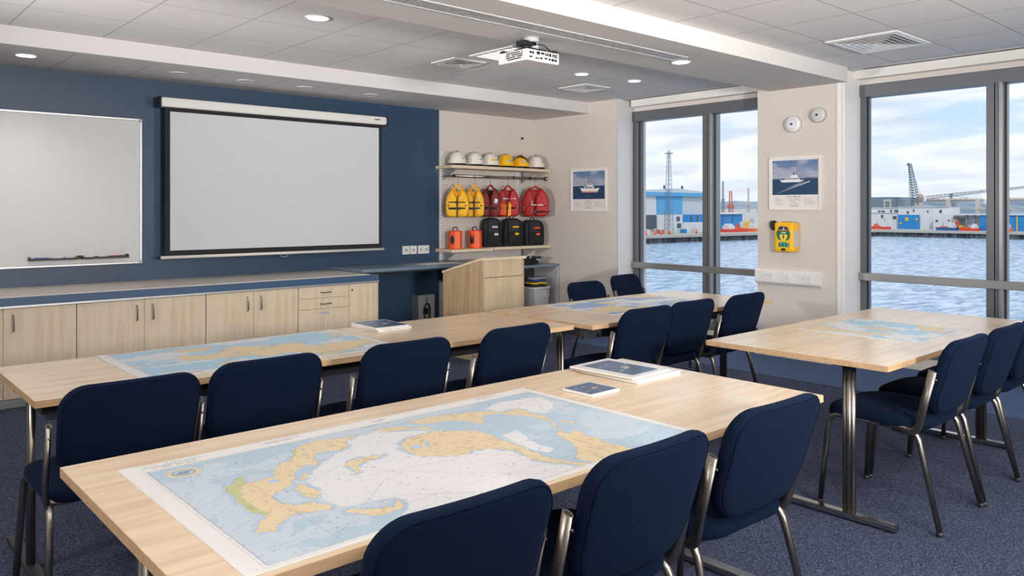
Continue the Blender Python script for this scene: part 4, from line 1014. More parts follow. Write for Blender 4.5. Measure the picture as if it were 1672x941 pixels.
def vest(lb, x, rz, body, side_m, straps, w=1.0, h=1.0, extra=None, grp='buoyancy vests on the rail'):
    t = thing('buoyancy_vest', lb, 'buoyancy vest', (x, 7.13, 1.805), rz, grp)
    def O(pts): return [(u*w, -.47+(v+.47)*h) for u, v in pts]
    backo = O([(-.105, -.46), (.105, -.46), (.135, -.43), (.146, -.32), (.132, -.25), (.098, -.19), (.070, -.155), (.045, -.15), (.03, -.175), (-.03, -.175), (-.045, -.15), (-.070, -.155), (-.098, -.19), (-.132, -.25), (-.146, -.32), (-.135, -.43)])
    m = MB(); m.pillow(backo, .07, center=(0, -.32), org=.035); obj('back_panel', m, side_m, t)
    for s_ in (-1, 1):
        fo = O([(s_*u, v) for u, v in [(.006, -.47), (.095, -.475), (.135, -.455), (.146, -.40), (.148, -.32), (.134, -.25), (.100, -.19), (.070, -.155), (.048, -.165), (.030, -.215), (.008, -.255)]])
        if s_ < 0: fo = fo[::-1]
        m = MB(); m.pillow(fo, .10, center=(s_*.074*w, -.34), org=-.030); obj('front_panel', m, body, t)
        m = MB(); m.tube([(s_*.05*w, .055, -.165), (s_*.058*w, .02, -.142), (s_*.062*w, -.03, -.160)], .022, 8, .02, ry=.012, up=(1, 0, 0)); obj('shoulder_strap', m, side_m, t)
        m = MB(); m.tube([(s_*.045*w, -.025, -.205), (s_*.052*w, -.012, -.165), (s_*.028*w, -.004, -.115), (0, .0, -.097)], .0105, 8, .025); obj('collar', m, body, t)
    for nm, mt_, zz, hh in straps:
        z = -.47+(zz+.47)*h
        m = MB(); R_ = rrect(.300*w, .178, .07, n=8)
        m.tube([(u, v+.0, z) for u, v in R_+[R_[0]]], hh, 4, up=(0, 0, 1), ry=.003, cap=False); o = obj('belt', m, mt_, t)
        m = MB(); m.box(-.016, .016, -.097, -.086, z-.013, z+.013, .003); obj('buckle', m, black_pl, o)
    m = MB(); m.box(-.004, .004, -.070, -.045, -.465, -.27, .001); obj('zip', m, black_pl, t)
    m = MB()
    for s_ in (-1, 1): m.tube([(s_*.112*w, -.070, -.45), (s_*.108*w, -.083, -.34), (s_*.096*w, -.070, -.25), (s_*.075*w, -.04, -.185)], .009, 4, ry=.003, up=(1, 0, 0))
    obj('webbing', m, black_fab, t)
    if extra: extra(t)
    return t
RZV = math.radians(-46)
def ex_yellow(t):
    m = MB(); m.box(.035, .075, -.094, -.088, -.262, -.255); obj('reflective_tape', m, M_sil, t)
    m = MB(); m.pillow([(.03, -.45), (.115, -.45), (.12, -.38), (.03, -.38)], .03, org=-.078); obj('pocket', m, V_yel, t)
def ex_orange(t):
    m = MB(); m.pillow([(-.125, -.45), (-.012, -.46), (-.010, -.33), (-.06, -.30), (-.12, -.35)], .035, org=-.078); obj('pocket', m, V_or, t)
    m = MB(); m.pillow([(.0, -.47), (.04, -.46), (.045, -.32), (.01, -.29)], .03, org=-.080); obj('reflective_patch', m, mat('vest_amber', rgb(255, 180, 20), .5), t)
    m = MB(); m.box(-.055, .01, -.086, -.076, -.262, -.25); m.box(.045, .10, -.084, -.074, -.262, -.25); obj('reflective_tape', m, M_sil, t)
def ex_red(t):
    m = MB(); m.pillow([(-.12, -.44), (-.02, -.45), (-.015, -.37), (-.06, -.32), (-.12, -.37)], .04, org=-.075); obj('pocket', m, V_red, t)
    m = MB(); m.box(-.035, .02, -.088, -.078, -.335, -.325); m.box(.04, .10, -.088, -.076, -.335, -.325); m.box(-.042, -.036, -.088, -.078, -.335, -.28); obj('reflective_tape', m, M_sil, t)
def ex_dark(t):
    m = MB(); m.pillow([(.05, -.31), (.085, -.32), (.10, -.27), (.065, -.25)], .02, org=-.092); obj('chest_patch', m, M_sil, t)
HV = [(5.568, 'hanger of the left yellow vest'), (5.812, 'hanger of the second yellow vest'), (6.055, 'hanger of the dark red vest'), (6.335, 'hanger of the red vest with the orange pocket'), (6.79, 'hanger of the large red vest by the wall')]
for x, lb in HV: hanger(lb, x, RZV)
BK = ('waist', black_fab, -.375, .011); BL = ('waist', V_blue, -.375, .012)
vest('yellow buoyancy vest with black straps, leftmost on the rail', 5.568, RZV, V_yel, V_yel, [BK, ('chest', black_fab, -.305, .006)], .90, 1.0, ex_yellow)
vest('second yellow buoyancy vest, with a blue waist strap', 5.812, RZV, V_yel, V_yel, [BL, ('chest', black_fab, -.305, .006)], .80, 1.0, ex_yellow)
vest('dark red and black buoyancy vest half hidden beside the yellow ones', 6.055, RZV, V_dkred, black_fab, [BK], .84, 1.06, ex_dark)
vest('red buoyancy vest with bright orange and amber pockets', 6.335, RZV, V_red, V_red, [BK], .94, 1.06, ex_orange)
vest('largest red buoyancy vest, hanging nearest the alcove corner', 6.79, RZV, V_red, V_red, [('waist', black_fab, -.42, .010)], 1.16, 1.10, ex_red)

# black kit bags standing on the lower shelf
K_dk = mat('kit_bag_charcoal', rgb(30, 33, 42), .7); _n = noise(K_dk, coords(K_dk), 18, 3); bump(K_dk, _n, .6, .02)
def kit_bag(lb, x, y, rz, w, h, tag_m, zs):
    t = thing('kit_bag', lb, 'kit bag', (x, y, zs), rz, 'black kit bags on the lower shelf')
    o = [(-.47*w, 0), (.47*w, 0), (.5*w, .03), (.5*w, h*.72), (.40*w, h*.93), (.22*w, h), (-.22*w, h), (-.40*w, h*.93), (-.5*w, h*.72), (-.5*w, .03)]
    m = MB(); m.pillow(o, .17, center=(0, h*.48), edge=(1, .985, .95, .84, .5), prof=(0, .3, .42, .48, .5)); obj('body', m, K_dk, t)
    m = MB(); m.pillow([(-.34*w, .03), (.34*w, .03), (.37*w, h*.34), (.30*w, h*.50), (-.30*w, h*.50), (-.37*w, h*.34)], .05, org=-.085); obj('front_pocket', m, black_fab, t)
    m = MB(); m.tube([(-.08*w, -.0, h*.985), (-.07*w, -.0, h+.03), (.07*w, 0, h+.03), (.08*w, 0, h*.985)], .007, 8, .03); obj('top_handle', m, black_fab, t)
    for s_ in (-1, 1):
        m = MB(); m.tube([(s_*.30*w, -.083, h*.90), (s_*.33*w, -.098, h*.6), (s_*.36*w, -.096, .05)], .010, 4, ry=.003, up=(1, 0, 0)); obj('strap', m, black_fab, t)
    m = MB(); m.box(-.10*w, .20*w, -.112, -.092, h*.66, h*.72, .002); m.box(.0, .05, -.116, -.094, h*.40, h*.48, .002); obj('tag', m, tag_m, t)
kit_bag('left black kit bag with a small silver tag, next to the orange drums', 6.125, 7.20, -.35, .23, .345, M_sil, .9725)
kit_bag('middle black kit bag with a yellow tag', 6.455, 7.20, -.35, .255, .34, V_yel, .9725)
kit_bag('right black kit bag with an orange tag, by the alcove wall', 6.80, 7.20, -.25, .28, .315, V_or, .9725)

# orange drums
D_or = mat('drum_orange', rgb(236, 84, 22), .4)
def drum(lb, x, rz, patch):
    t = thing('orange_drum', lb, 'drum', (x, 7.17, .9652), rz, 'orange drums on the lower shelf')
    m = MB(); R = .082; n = 8
    def ring(r, z): return [m.bm.verts.new((r*math.cos(2*PI*(k+.5)/n), r*.9*math.sin(2*PI*(k+.5)/n), z)) for k in range(n)]
    rs = [ring(R*.94, 0), ring(R, .008), ring(R, .196), ring(R*.93, .208), ring(R*.6, .212)]
    m.bm.faces.new(rs[0][::-1]); m.bm.faces.new(rs[-1])
    for a, b in zip(rs, rs[1:]):
        for k in range(n): m.bm.faces.new([a[k], a[(k+1) % n], b[(k+1) % n], b[k]])
    obj('body', m, D_or, t)
    m = MB(); m.tube([(-.028, 0, .205), (-.026, 0, .248), (.026, 0, .248), (.028, 0, .205)], .007, 8, .022); obj('handle', m, dark_steel, t)
    m = MB(); yy = -R*.9*math.cos(PI/8)-.0015
    pts = [(.026*math.cos(a)-.002, .105+.050*math.sin(a)) for a in [k*PI/8 for k in range(16)]] if patch else [(-.026, .06), (.0, .05), (.024, .07), (.026, .15), (.008, .15), (.006, .12), (-.008, .12), (-.01, .15), (-.028, .15)]
    m.prism(pts, yy, yy+.004, 'Y'); obj('black_emblem', m, black_pl, t)
    m = MB(); M_ = Matrix.Rotation(PI/4, 4, 'Z'); pm = MB(); pm.prism([(-.022, .06), (.022, .06), (.026, .13), (.022, .16), (-.022, .16), (-.026, .13)], yy-.001, yy+.004, 'Y'); m.merge(pm.bm, M_); obj('label', m, mat('drum_label', rgb(120, 130, 150), .4), t)
drum('left orange drum with a round black emblem, nearest the shelf upright', 5.56, math.radians(-66), True)
drum('right orange drum with a forked black emblem, beside the black bags', 5.85, math.radians(-66), False)

# things in and on the steel storage unit
t = thing('storage_bin', 'light grey plastic bin with a small label inside the steel unit', 'bin', (6.70, 7.04, .1805))
m = MB(); o = [(-.115, 0), (.115, 0), (.135, .275), (-.135, .275)]
m.prism(o, -.115, .115, 'Y'); obj('body', m, grey_pl, t)
m = MB(); m.box(-.145, .145, -.125, .125, .275, .290, .004); obj('rim', m, white_pl, t)
m = MB(); m.box(.03, .075, -.1195, -.114, .19, .235); obj('label', m, white_pl, t); m = MB(); m.box(.042, .058, -.1205, -.119, .208, .222); obj('label_print', m, V_blue, t)
cloth_cols = [('black', rgb(30, 32, 40)), ('yellow', rgb(226, 176, 40)), ('blue', rgb(40, 70, 130)), ('grey', rgb(150, 150, 156))]
for i, (nm, c) in enumerate(cloth_cols):
    cm = mat('folded_%s_cloth' % nm, c, .85); _n = noise(cm, coords(cm), 30, 3); bump(cm, _n, .7, .02)
    m = MB(); m.pillow(rrect(.25-.012*i, .20-.01*i, .04), .022, axis='Z'); m.warp(lambda X, Y, Z: (X, Y, Z+.004*math.sin(X*40+i)))
    o = tag(obj('folded_garment', m, cm), 'folded %s garment in the pile on the grey bin' % nm, 'folded clothes', 'folded clothes on the grey bin'); o.location = (6.70+.008*(i-1), 7.03, .487+.029*i); o.rotation_euler = (0, 0, .1*(i-1.5))
t = thing('storage_crate', 'dark grey lidded crate at the right inside the steel unit', 'crate', (6.874, 7.13, .1805))
m = MB(); m.box(-.030, .070, -.10, .10, 0, .17, .006); obj('body', m, mat('crate_grey', rgb(96, 98, 104), .5), t)
m = MB(); m.box(-.0275, .074, -.106, .106, .16, .185, .004); obj('lid', m, grey_pl, t)
for i, (nm, c) in enumerate((('grey', rgb(110, 108, 112)), ('red', rgb(190, 50, 36)), ('orange', rgb(222, 100, 40)))):
    cm = mat('crate_cloth_%s' % nm, c, .85)
    m = MB(); m.pillow(rrect(.11, .19, .03), .028, axis='Z'); o = tag(obj('folded_garment', m, cm), 'folded %s garment on the dark crate in the steel unit' % nm, 'folded clothes', 'folded clothes on the dark crate'); o.location = (6.885, 7.13, .383+.031*i)
t = thing('coiled_equipment_strap', 'black coiled strap and buckles heaped on the steel unit', 'equipment strap', (6.62, 7.10, .750))
m = MB()
for k in range(5):
    r = .135-.012*k; m.tube([(r*1.25*math.cos(a*PI/12)+.01*math.sin(k*2), r*.75*math.sin(a*PI/12), .012+.015*k+.004*math.sin(a*1.3+k)) for a in range(25)], .011, 6, up=(0, 0, 1), ry=.006, cap=False)
obj('coil', m, black_fab, t)
m = MB(); m.box(-.20, -.09, -.06, .06, .006, .05, .012); obj('padded_part', m, K_dk, t); m = MB(); m.box(.06, .20, -.08, .03, .06, .085, .006); obj('padded_part', m, K_dk, t)
m = MB(); m.tube([(-.05, -.09, .07), (.0, -.10, .105), (.06, -.09, .09), (.14, -.08, .09)], .006, 6, .02); m.cyl((.16, -.085, .07), (.16, -.10, .07), .016, seg=12); obj('buckle', m, chrome, t)
t = thing('equipment_case', 'grey equipment case with chrome latches behind the lectern', 'equipment case', (5.83, 7.13, .745))
m = MB(); m.box(-.20, .24, -.12, .12, 0, .085, .015); obj('case_body', m, grey_pl, t)
m = MB(); m.tube([(-.12, -.122, .05), (-.10, -.15, .07), (.10, -.15, .07), (.12, -.122, .05)], .006, 8, .02); m.box(-.18, -.14, -.128, -.11, .03, .07, .003); m.box(.16, .20, -.128, -.11, .03, .07, .003); obj('latch', m, chrome, t)

# ================================================================== DEFIBRILLATOR CASE
AED_Y = mat('case_yellow', rgb(246, 186, 18), .28); AED_G = mat('label_green', rgb(18, 104, 74), .4); AED_N = mat('label_navy', rgb(26, 54, 84), .4); AED_O = mat('label_orange', rgb(226, 110, 40), .4)
AED_P = mat('label_pale_yellow', rgb(240, 206, 60), .4); AED_T = mat('label_teal', rgb(90, 160, 150), .4)
t = thing('defibrillator_case', 'yellow wall-mounted first-aid case with a green label on the pillar', 'first-aid case', (XW, 3.828, 1.158))
m = MB(); m.box(-.120, -.045, -.098, .098, -.142, .142, .026); obj('front_shell', m, AED_Y, t)
m = MB(); m.box(-.046, 0, -.092, .092, -.136, .136, .012); obj('back_shell', m, AED_Y, t)
def lab(nm, pts, mt_, d, e=.002):
    m = MB(); m.prism([(-u, v) for u, v in pts], -.120-d-e, -.1185-d, 'X'); return obj(nm, m, mt_, t)
circ = lambda cx, cz, r, rz_=None, n=16: [(cx+r*math.cos(2*PI*k/n), cz+(rz_ or r)*math.sin(2*PI*k/n)) for k in range(n)]
lab('green_label', [(-.070, .02), (-.060, -.012), (-.045, -.03), (.045, -.03), (.064, -.005), (.070, .04), (.055, .06), (.050, .082), (.030, .100), (-.030, .104), (-.050, .09), (-.056, .065), (-.070, .05)], AED_G, 0)
lab('navy_label', [(-.052, .064), (.050, .064), (.046, .084), (.030, .098), (-.030, .102), (-.050, .088)], AED_N, .0006)
lab('orange_band', [(-.055, .066), (-.03, .058), (.025, .058), (.052, .068), (.03, .070), (-.03, .070)], AED_O, .0012)
lab('lettering', [(-.018, .036), (.024, .036), (.024, .046), (-.018, .046)], white_pl, .0012)
lab('figure', [(-.006, .112-.045), (.012, .112-.045), (.008, .094), (-.002, .094)], M_sil, .0014)
lab('yellow_emblem', [(0, -.048), (.030, -.018), (.042, .004), (.038, .022), (.022, .030), (.002, .020), (-.018, .030), (-.034, .022), (-.038, .004), (-.028, -.018)], AED_P, .0012)
lab('emblem_bolt', [(-.004, .020), (.010, .018), (.003, .004), (.014, .003), (-.006, -.030), (.000, -.008), (-.010, -.007)], AED_N, .0018)
lab('teal_label', [(-.05, -.095), (.06, -.095), (.062, -.05), (.03, -.055), (.0, -.03), (-.03, -.055), (-.05, -.05)], AED_T, .0004)
for u in (-.035, -.005, .028): lab('leaf', [(u-.012, -.09), (u+.012, -.09), (u+.01, -.06), (u, -.05), (u-.01, -.06)], AED_G, .0012)
lab('lower_plate', [(-.022, -.128), (.020, -.128), (.020, -.106), (-.022, -.106)], black_pl, .0004)
m = MB(); m.box(-.10, -.03, -.0995, -.097, -.09, .06); m.box(-.03, -.0, -.0925, -.0, .138, .141); obj('side_label', m, M_sil, t)
for a_ in (-.05, .01): m = MB(); m.box(-.07, -.04, a_, a_+.035, .138, .146, .002); obj('catch', m, dark_steel, t)
t = thing('black_keyholder', 'black oval holder on the wall at the upper left of the yellow case', 'holder', (XW, 3.985, 1.262))
m = MB(); m.prism([(-u, v) for u, v in [(-.032, .0), (-.030, .035), (-.015, .05), (.015, .05), (.030, .035), (.032, .005), (.022, -.02), (.014, -.045), (-.006, -.047), (-.014, -.03)]], -.05, 0, 'X')
bmesh.ops.bevel(m.bm, geom=list(m.bm.edges), offset=.008, segments=2, affect='EDGES'); obj('body', m, black_pl, t)

# ================================================================== THE HARBOUR OUTSIDE
F_ = 1287.; A_ = math.atan(1434/1287.); sA, cA = math.sin(A_), math.cos(A_); HC = 1.42
QZ = -5.8; WZ = -8.0
def on_y(px, Y): r = (px-836)/F_; return Y*(sA*r+cA)/(-cA*r+sA)          # measured bearing -> metres along a facade
def on_x(px, X): r = (px-836)/F_; return X*(-cA*r+sA)/(sA*r+cA)
def zz_at(py, x, y): return HC+(342-py)/F_*(cA*x+sA*y)
water = mat('harbour_water', rgb(92, 128, 164), .22, spec=.6)
_v = coords(water, (.35, 1.0, 1), (0, 0, -.85)); _a = noise(water, _v, .9, 5, .66, .4); _b = noise(water, _v, .12, 3)
N, L, B = nt(water); L.new(ramp(water, _a, [(.36, rgb(84, 120, 158)), (.46, rgb(132, 164, 198)), (.60, rgb(196, 214, 232))]), B.inputs['Base Color']); bump(water, _a, .9, .5)
m = MB(); m.poly([(7.7, -600, WZ), (2600, -900, WZ), (2600, 2600, WZ), (-900, 2600, WZ), (-900, 8.5, WZ), (7.7, 8.5, WZ)])
o = obj('harbour_water', m, water, kind='stuff'); tag(o, 'rippled blue harbour water below the windows', 'water', kind='stuff')
concrete = mat('quay_concrete', rgb(168, 164, 156), .8); quay_dark = mat('quay_piles', rgb(58, 66, 74), .8)
_n = noise(quay_dark, coords(quay_dark, (1, 1, .3)), .9, 3); nt(quay_dark)[1].new(ramp(quay_dark, _n, [(.4, rgb(34, 42, 52)), (.62, rgb(96, 100, 98))]), nt(quay_dark)[2].inputs['Base Color'])
ql = [(60, 140), (168, 135), (194, 133), (218, 130), (278, 119), (281, 95), (281, 75), (284, -60)]
m = MB()
top = [(x, y) for x, y in ql]+[(640, -60), (640, 560), (60, 560)]
m.prism(top, QZ-.7, QZ, 'Z', 0); m.prism([(x+(.6 if x > 270 else 0), y+.8) for x, y in ql]+[(639, -59), (639, 559), (60.5, 559)], WZ-.5, QZ-.7, 'Z', 1)
o = obj('harbour_quay', m, [concrete, quay_dark]); tag(o, 'long concrete quay with dark piles on the far side of the water', 'quay')
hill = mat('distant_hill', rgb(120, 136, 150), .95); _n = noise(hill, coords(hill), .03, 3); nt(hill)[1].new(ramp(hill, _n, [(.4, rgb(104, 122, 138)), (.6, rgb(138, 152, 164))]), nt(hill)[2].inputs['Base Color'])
def ridge(lb, pts, d, base=-6):
    """wooded ridge: crest heights at bearings, a long wedge of ground"""
    m = MB(); n = len(pts); fr, cr, bk = [], [], []
    for a, h in pts:
        r = (a-836)/F_; ux, uy = sA*r+cA, -cA*r+sA
        fr.append(m.bm.verts.new((ux*d, uy*d, base))); cr.append(m.bm.verts.new((ux*(d+120), uy*(d+120), h))); bk.append(m.bm.verts.new((ux*(d+260), uy*(d+260), base)))
    for A, B_ in ((fr, cr), (cr, bk)):
        for i in range(n-1): m.bm.faces.new([A[i], A[i+1], B_[i+1], B_[i]])
    tag(obj('wooded_ridge', m, hill), lb, 'ridge')
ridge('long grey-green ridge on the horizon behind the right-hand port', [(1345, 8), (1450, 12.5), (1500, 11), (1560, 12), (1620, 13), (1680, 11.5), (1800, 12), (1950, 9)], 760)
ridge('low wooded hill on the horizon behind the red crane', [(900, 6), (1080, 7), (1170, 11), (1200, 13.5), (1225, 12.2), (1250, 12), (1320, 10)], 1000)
w_cream = mat('shed_off_white', rgb(204, 206, 210), .7); w_grey = mat('shed_pale_grey', rgb(186, 194, 202), .6); w_blue = mat('shed_sky_blue', rgb(84, 160, 208), .6); w_blue2 = mat('shed_strong_blue', rgb(34, 128, 196), .55)
w_roof = mat('shed_roof', rgb(196, 202, 208), .6); w_dark = mat('opening_dark', rgb(70, 84, 98), .7); red_p = mat('port_red', rgb(206, 62, 42), .6); or_p = mat('port_orange', rgb(228, 104, 48), .6)
steel_l = mat('crane_steel', rgb(120, 136, 152), .6); steel_r = mat('crane_red', rgb(196, 96, 84), .6); buff = mat('gantry_buff', rgb(190, 180, 172), .7); yel_p = mat('port_yellow', rgb(214, 178, 70), .6)
for w_ in (w_cream, w_grey, w_blue):
    _n = noise(w_, coords(w_, (1, 1, .08)), 2.2, 2); bump(w_, _n, .2, .05)
# big shed with blue bays
Y1 = 146.0
def X1(px): return on_y(px, Y1)
def Z1(py, px): return zz_at(py, X1(px), Y1)
t = thing('harbour_warehouse', 'large blue and white harbour warehouse seen through the smaller window', 'warehouse', (0, 0, 0))
xa, xb = X1(1030), X1(1166); ztop = Z1(316, 1100)
m = MB(); m.box(xa, xb, Y1, Y1+40, QZ, ztop); obj('walls', m, w_grey, t)
m = MB(); xm = (xa+xb)/2; m.prism([(xa-.5, ztop), (xb+.5, ztop), (xb+.5, ztop+.4), (xm, ztop+1.5), (xa-.5, ztop+.4)], Y1-.8, Y1+40, 'Y'); obj('roof', m, w_roof, t)
m = MB(); m.box(xa-.2, xb+.2, Y1-.9, Y1-.2, ztop-.9, ztop+.25); obj('fascia', m, w_blue, t)
m = MB(); m.box(X1(1072), X1(1113), Y1-.25, Y1, Z1(350, 1090), ztop-.5); obj('blue_bay', m, w_blue, t)
m = MB(); m.box(X1(1072), X1(1113), Y1-.35, Y1, QZ, Z1(350.5, 1090)); obj('white_bay', m, w_cream, t)
m = MB(); m.box(X1(1049), X1(1070), Y1-.30, Y1, Z1(351, 1060), ztop-.9); obj('white_bay', m, w_cream, t)
m = MB(); m.box(X1(1113.5), X1(1150), Y1-.35, Y1, Z1(363, 1130), Z1(350.5, 1130)); obj('blue_bay', m, w_blue2, t)
m = MB(); m.box(X1(1113.5), X1(1150), Y1-.4, Y1, QZ, Z1(363, 1130)); obj('white_bay', m, w_cream, t)
m = MB()
for a, b, c, d in ((1052, 1070, 352, 374), (1103, 1108, 354, 361), (1104, 1110, 365, 372), (1126, 1128, 352, 362), (1136, 1138, 352, 362)): m.box(X1(a), X1(b), Y1-.5, Y1-.05, Z1(d, (a+b)/2), Z1(c, (a+b)/2))
obj('doorway', m, w_dark, t)
m = MB()
for px in (1062, 1102, 1131): m.cyl((X1(px), Y1+4, ztop), (X1(px), Y1+4, ztop+2.6), .35, seg=8)
obj('roof_vent', m, w_dark, t)
# lattice mast
def lattice(m, p0, p1, w0, w1, n, r=.07):
    p0, p1 = Vector(p0), Vector(p1); d = (p1-p0).normalized(); u = d.cross(Vector((0, 0, 1))) if abs(d.z) < .9 else d.cross(Vector((1, 0, 0))); u.normalize(); v = d.cross(u)
    def q(i, k):
        f = i/n; w = (w0*(1-f)+w1*f)/2; return p0.lerp(p1, f)+(u*(1, -1, -1, 1)[k]+v*(1, 1, -1, -1)[k])*w
    for k in range(4): m.cyl(q(0, k), q(n, k), r, seg=5)
    for i in range(n):
        for k in range(4):
            m.cyl(q(i, k), q(i+1, (k+1) % 4), r*.6, seg=4); m.cyl(q(i+1, k), q(i+1, (k+1) % 4), r*.6, seg=4)
bx_, by_ = on_y(1092, 141), 141.0; zt_ = zz_at(252, bx_, by_)
t = thing('lattice_mast', 'tall grey lattice radio mast in front of the blue warehouse', 'lattice mast', (bx_, by_, QZ+.12))
m = MB(); lattice(m, (0, 0, 0), (0, 0, zt_-QZ), 1.9, .7, 18, .07); obj('mast', m, steel_l, t)
m = MB(); m.box(-.9, .9, -.9, .9, zt_-QZ, zt_-QZ+.25); m.cyl((0, 0, zt_-QZ), (0, 0, zt_-QZ+1.2), .12, seg=6); m.cyl((.6, 0, zt_-QZ), (.6, 0, zt_-QZ+.8), .1, seg=6); m.cyl((-.6, 0, zt_-QZ), (-.6, 0, zt_-QZ+.8), .1, seg=6); obj('platform', m, steel_l, t)
def block(name, lb, cat, xs, ys, zs, mt_, grp=None):
    m = MB(); m.box(xs[0], xs[1], ys[0], ys[1], zs[0], zs[1]); return tag(obj(name, m, mt_), lb, cat, grp)
# right half of the smaller window
t = thing('dockside_shed', 'low blue dockside shed right of the warehouse', 'shed', (0, 0, 0)); Y2 = 160.
X2 = lambda px: on_y(px, Y2)
Z2 = lambda py, px: zz_at(py, X2(px), Y2)
m = MB(); m.box(X2(1150), X2(1212), Y2, Y2+20, QZ, Z2(350, 1190)); obj('walls', m, w_blue2, t)
m = MB(); m.box(X2(1150)-.5, X2(1214), Y2-.6, Y2+20, Z2(350, 1190), Z2(348.5, 1190)); obj('roof', m, w_roof, t)
m = MB()
for px in (1180, 1196): m.box(X2(px)-.15, X2(px)+.15, Y2-.1, Y2, QZ, Z2(350, 1190))
obj('door_joint', m, w_dark, t)
block('dockside_building', 'long pale building behind the low blue shed', 'building', (X2(1150)*1.15, X2(1236)*1.15), (Y2*1.15, Y2*1.15+25), (QZ, zz_at(341, X2(1190)*1.15, Y2*1.15)), w_cream)
block('dockside_building', 'small white building next to the pillar beyond the red ship', 'building', (X2(1214), X2(1245)), (Y2+2, Y2+12), (QZ, Z2(347, 1230)), w_cream)
def ship(lb, x, y, L_, h, hull, rz):
    t = thing('moored_workboat', lb, 'boat', (x, y, QZ), rz)
    m = MB(); o = [(-L_/2, 0), (L_*.42, 0), (L_/2, h*.55), (L_*.47, h*.55), (-L_/2, h*.5)]; m.prism(o, -1.6, 1.6, 'Y'); obj('hull', m, hull, t)
    m = MB(); m.box(-L_*.40, -L_*.12, -1.2, 1.2, h*.5, h*1.05); m.box(-L_*.34, -L_*.18, -1., 1., h*1.05, h*1.4); obj('deckhouse', m, w_cream, t)
    m = MB(); m.cyl((-L_*.26, 0, h*1.4), (-L_*.26, 0, h*2.4), .1, seg=6); m.cyl((L_*.2, 0, h*.5), (L_*.2, 0, h*1.7), .09, seg=6); obj('mast', m, steel_l, t)
    m = MB()
    for k in range(4): m.box(-L_*.05+k*L_*.1, -L_*.05+k*L_*.1+L_*.06, -1., 1., h*.5, h*(.65+.08*(k % 2)))
    obj('deck_gear', m, or_p, t)
X3 = lambda px: on_y(px, 140.)
ship('red workboat behind the quay edge, beside the pillar', X3(1199), 140, 11, 1.9, red_p, -.1)
ship('orange-red workboat partly hidden by the pillar', X3(1232), 139, 8, 1.9, or_p, -.1)
ship('small white workboat in front of the warehouse', X3(1058), 143, 6, 2.4, w_cream, 0)
for px, py, base, nm, lb, mt_, w in ((1180.5, 297, 372, 'harbour_crane', 'thin grey harbour crane mast left of the red crane', steel_l, .8), (1193, 313, 372, 'harbour_crane', 'red lattice harbour crane beyond the low blue shed', steel_r, 1.7), (1222, 307, 348, 'harbour_crane', 'slender buff harbour crane nearest the pillar', buff, .9)):
    x, y = on_y(px, 175.), 175.; h = zz_at(py, x, y)-QZ
    t = thing(nm, lb, 'crane', (x, y, QZ+.15), .3)
    m = MB(); lattice(m, (0, 0, 0), (0, 0, h), w, w*.5, 14, .09); obj('tower', m, mt_, t)
    m = MB(); m.box(-w*.8, w*.8, -w*.6, w*.6, h*.55, h*.62); m.cyl((0, 0, h), (w*3.0, 0, h*.42), .06, seg=4); obj('cab_and_stay', m, mt_, t)
yv = thing('yellow_loader', 'yellow mobile loader on the quay near the pillar', 'loader', (X2(1222)*.9, 144, QZ), .2)
m = MB(); m.box(-2.2, 2.2, -1, 1, .6, 1.8, .2); m.box(-1.4, 0, -.9, .9, 1.8, 3.2, .2); obj('body', m, yel_p, yv)
m = MB(); m.tube([(.2, 0, 1.8), (2, 0, 4.2), (3.6, 0, 3.0)], .16, 6, .3); obj('boom', m, yel_p, yv)
m = MB()
for a in (-1.4, 1.4): m.cyl((a, -1.1, .6), (a, 1.1, .6), .6, seg=14)
obj('wheel', m, w_dark, yv)
for i, px in enumerate((1084, 1098, 1142, 1060, 1074)):
    x, y = on_y(px, 137.5), 137.5+1.0
    t = thing('quayside_bollard_light', 'small orange quayside marker on the quay edge, %s' % ('below the lattice mast', 'just right of the mast foot', 'near the window mullion', 'near the left window jamb', 'left of the lattice mast')[i], 'quayside marker', (x, y, QZ), 0, 'quayside markers')
    m = MB(); m.cyl((0, 0, 0), (0, 0, 1.3), .35, .2, 8); obj('post', m, or_p, t)
    m = MB(); m.cyl((0, 0, 1.3), (0, 0, 1.7), .28, seg=8); obj('cap', m, w_cream, t)

# larger window: the port on the right
XP = 300.
def YP(px): return on_x(px, XP)
def ZP(py, px): return zz_at(py, XP, YP(px))
t = thing('port_office', 'white flat-roofed port building with a bright blue roller door', 'building', (0, 0, 0))
m = MB(); m.box(XP, XP+12, YP(1529), YP(1466.5), QZ, ZP(338.5, 1500)); obj('walls', m, w_cream, t)
m = MB(); m.box(XP-3, XP+11, YP(1562), YP(1529), QZ, ZP(350, 1545)); m.box(XP, XP+12, YP(1547), YP(1529), QZ, ZP(339, 1540)); obj('side_block', m, w_cream, t)
m = MB(); m.box(XP-.4, XP, YP(1502), YP(1467), QZ, ZP(351, 1485)); obj('roller_door', m, w_blue2, t)
m = MB(); m.box(XP-.3, XP+12, YP(1547)-.1, YP(1466.5), ZP(338.5, 1500), ZP(337.6, 1500)); obj('roof', m, w_roof, t)
m = MB()
for a, b, c, d in ((1534, 1538, 343, 348), (1481, 1484, 345, 349), (1491, 1493, 342, 346), (1514, 1516, 344, 347), (1533, 1537, 359, 362), (1553, 1556, 359, 361)): m.box(XP-(3.15 if a >= 1530 and c > 350 else .15), XP-(3.0 if a >= 1530 and c > 350 else 0), YP(b), YP(a), ZP(d, a), ZP(c, a))
obj('window', m, w_dark, t)
m = MB()
for a, b, c, d in ((1479, 1484, 355, 361), (1496, 1499, 356, 360), (1470, 1473, 363, 366)): m.box(XP-.6, XP-.35, YP(b), YP(a), ZP(d, a), ZP(c, a))
obj('door_sign', m, yel_p, t)
t = thing('port_office', 'long pale two-storey building at the left edge of the larger window', 'building', (0, 0, 0))
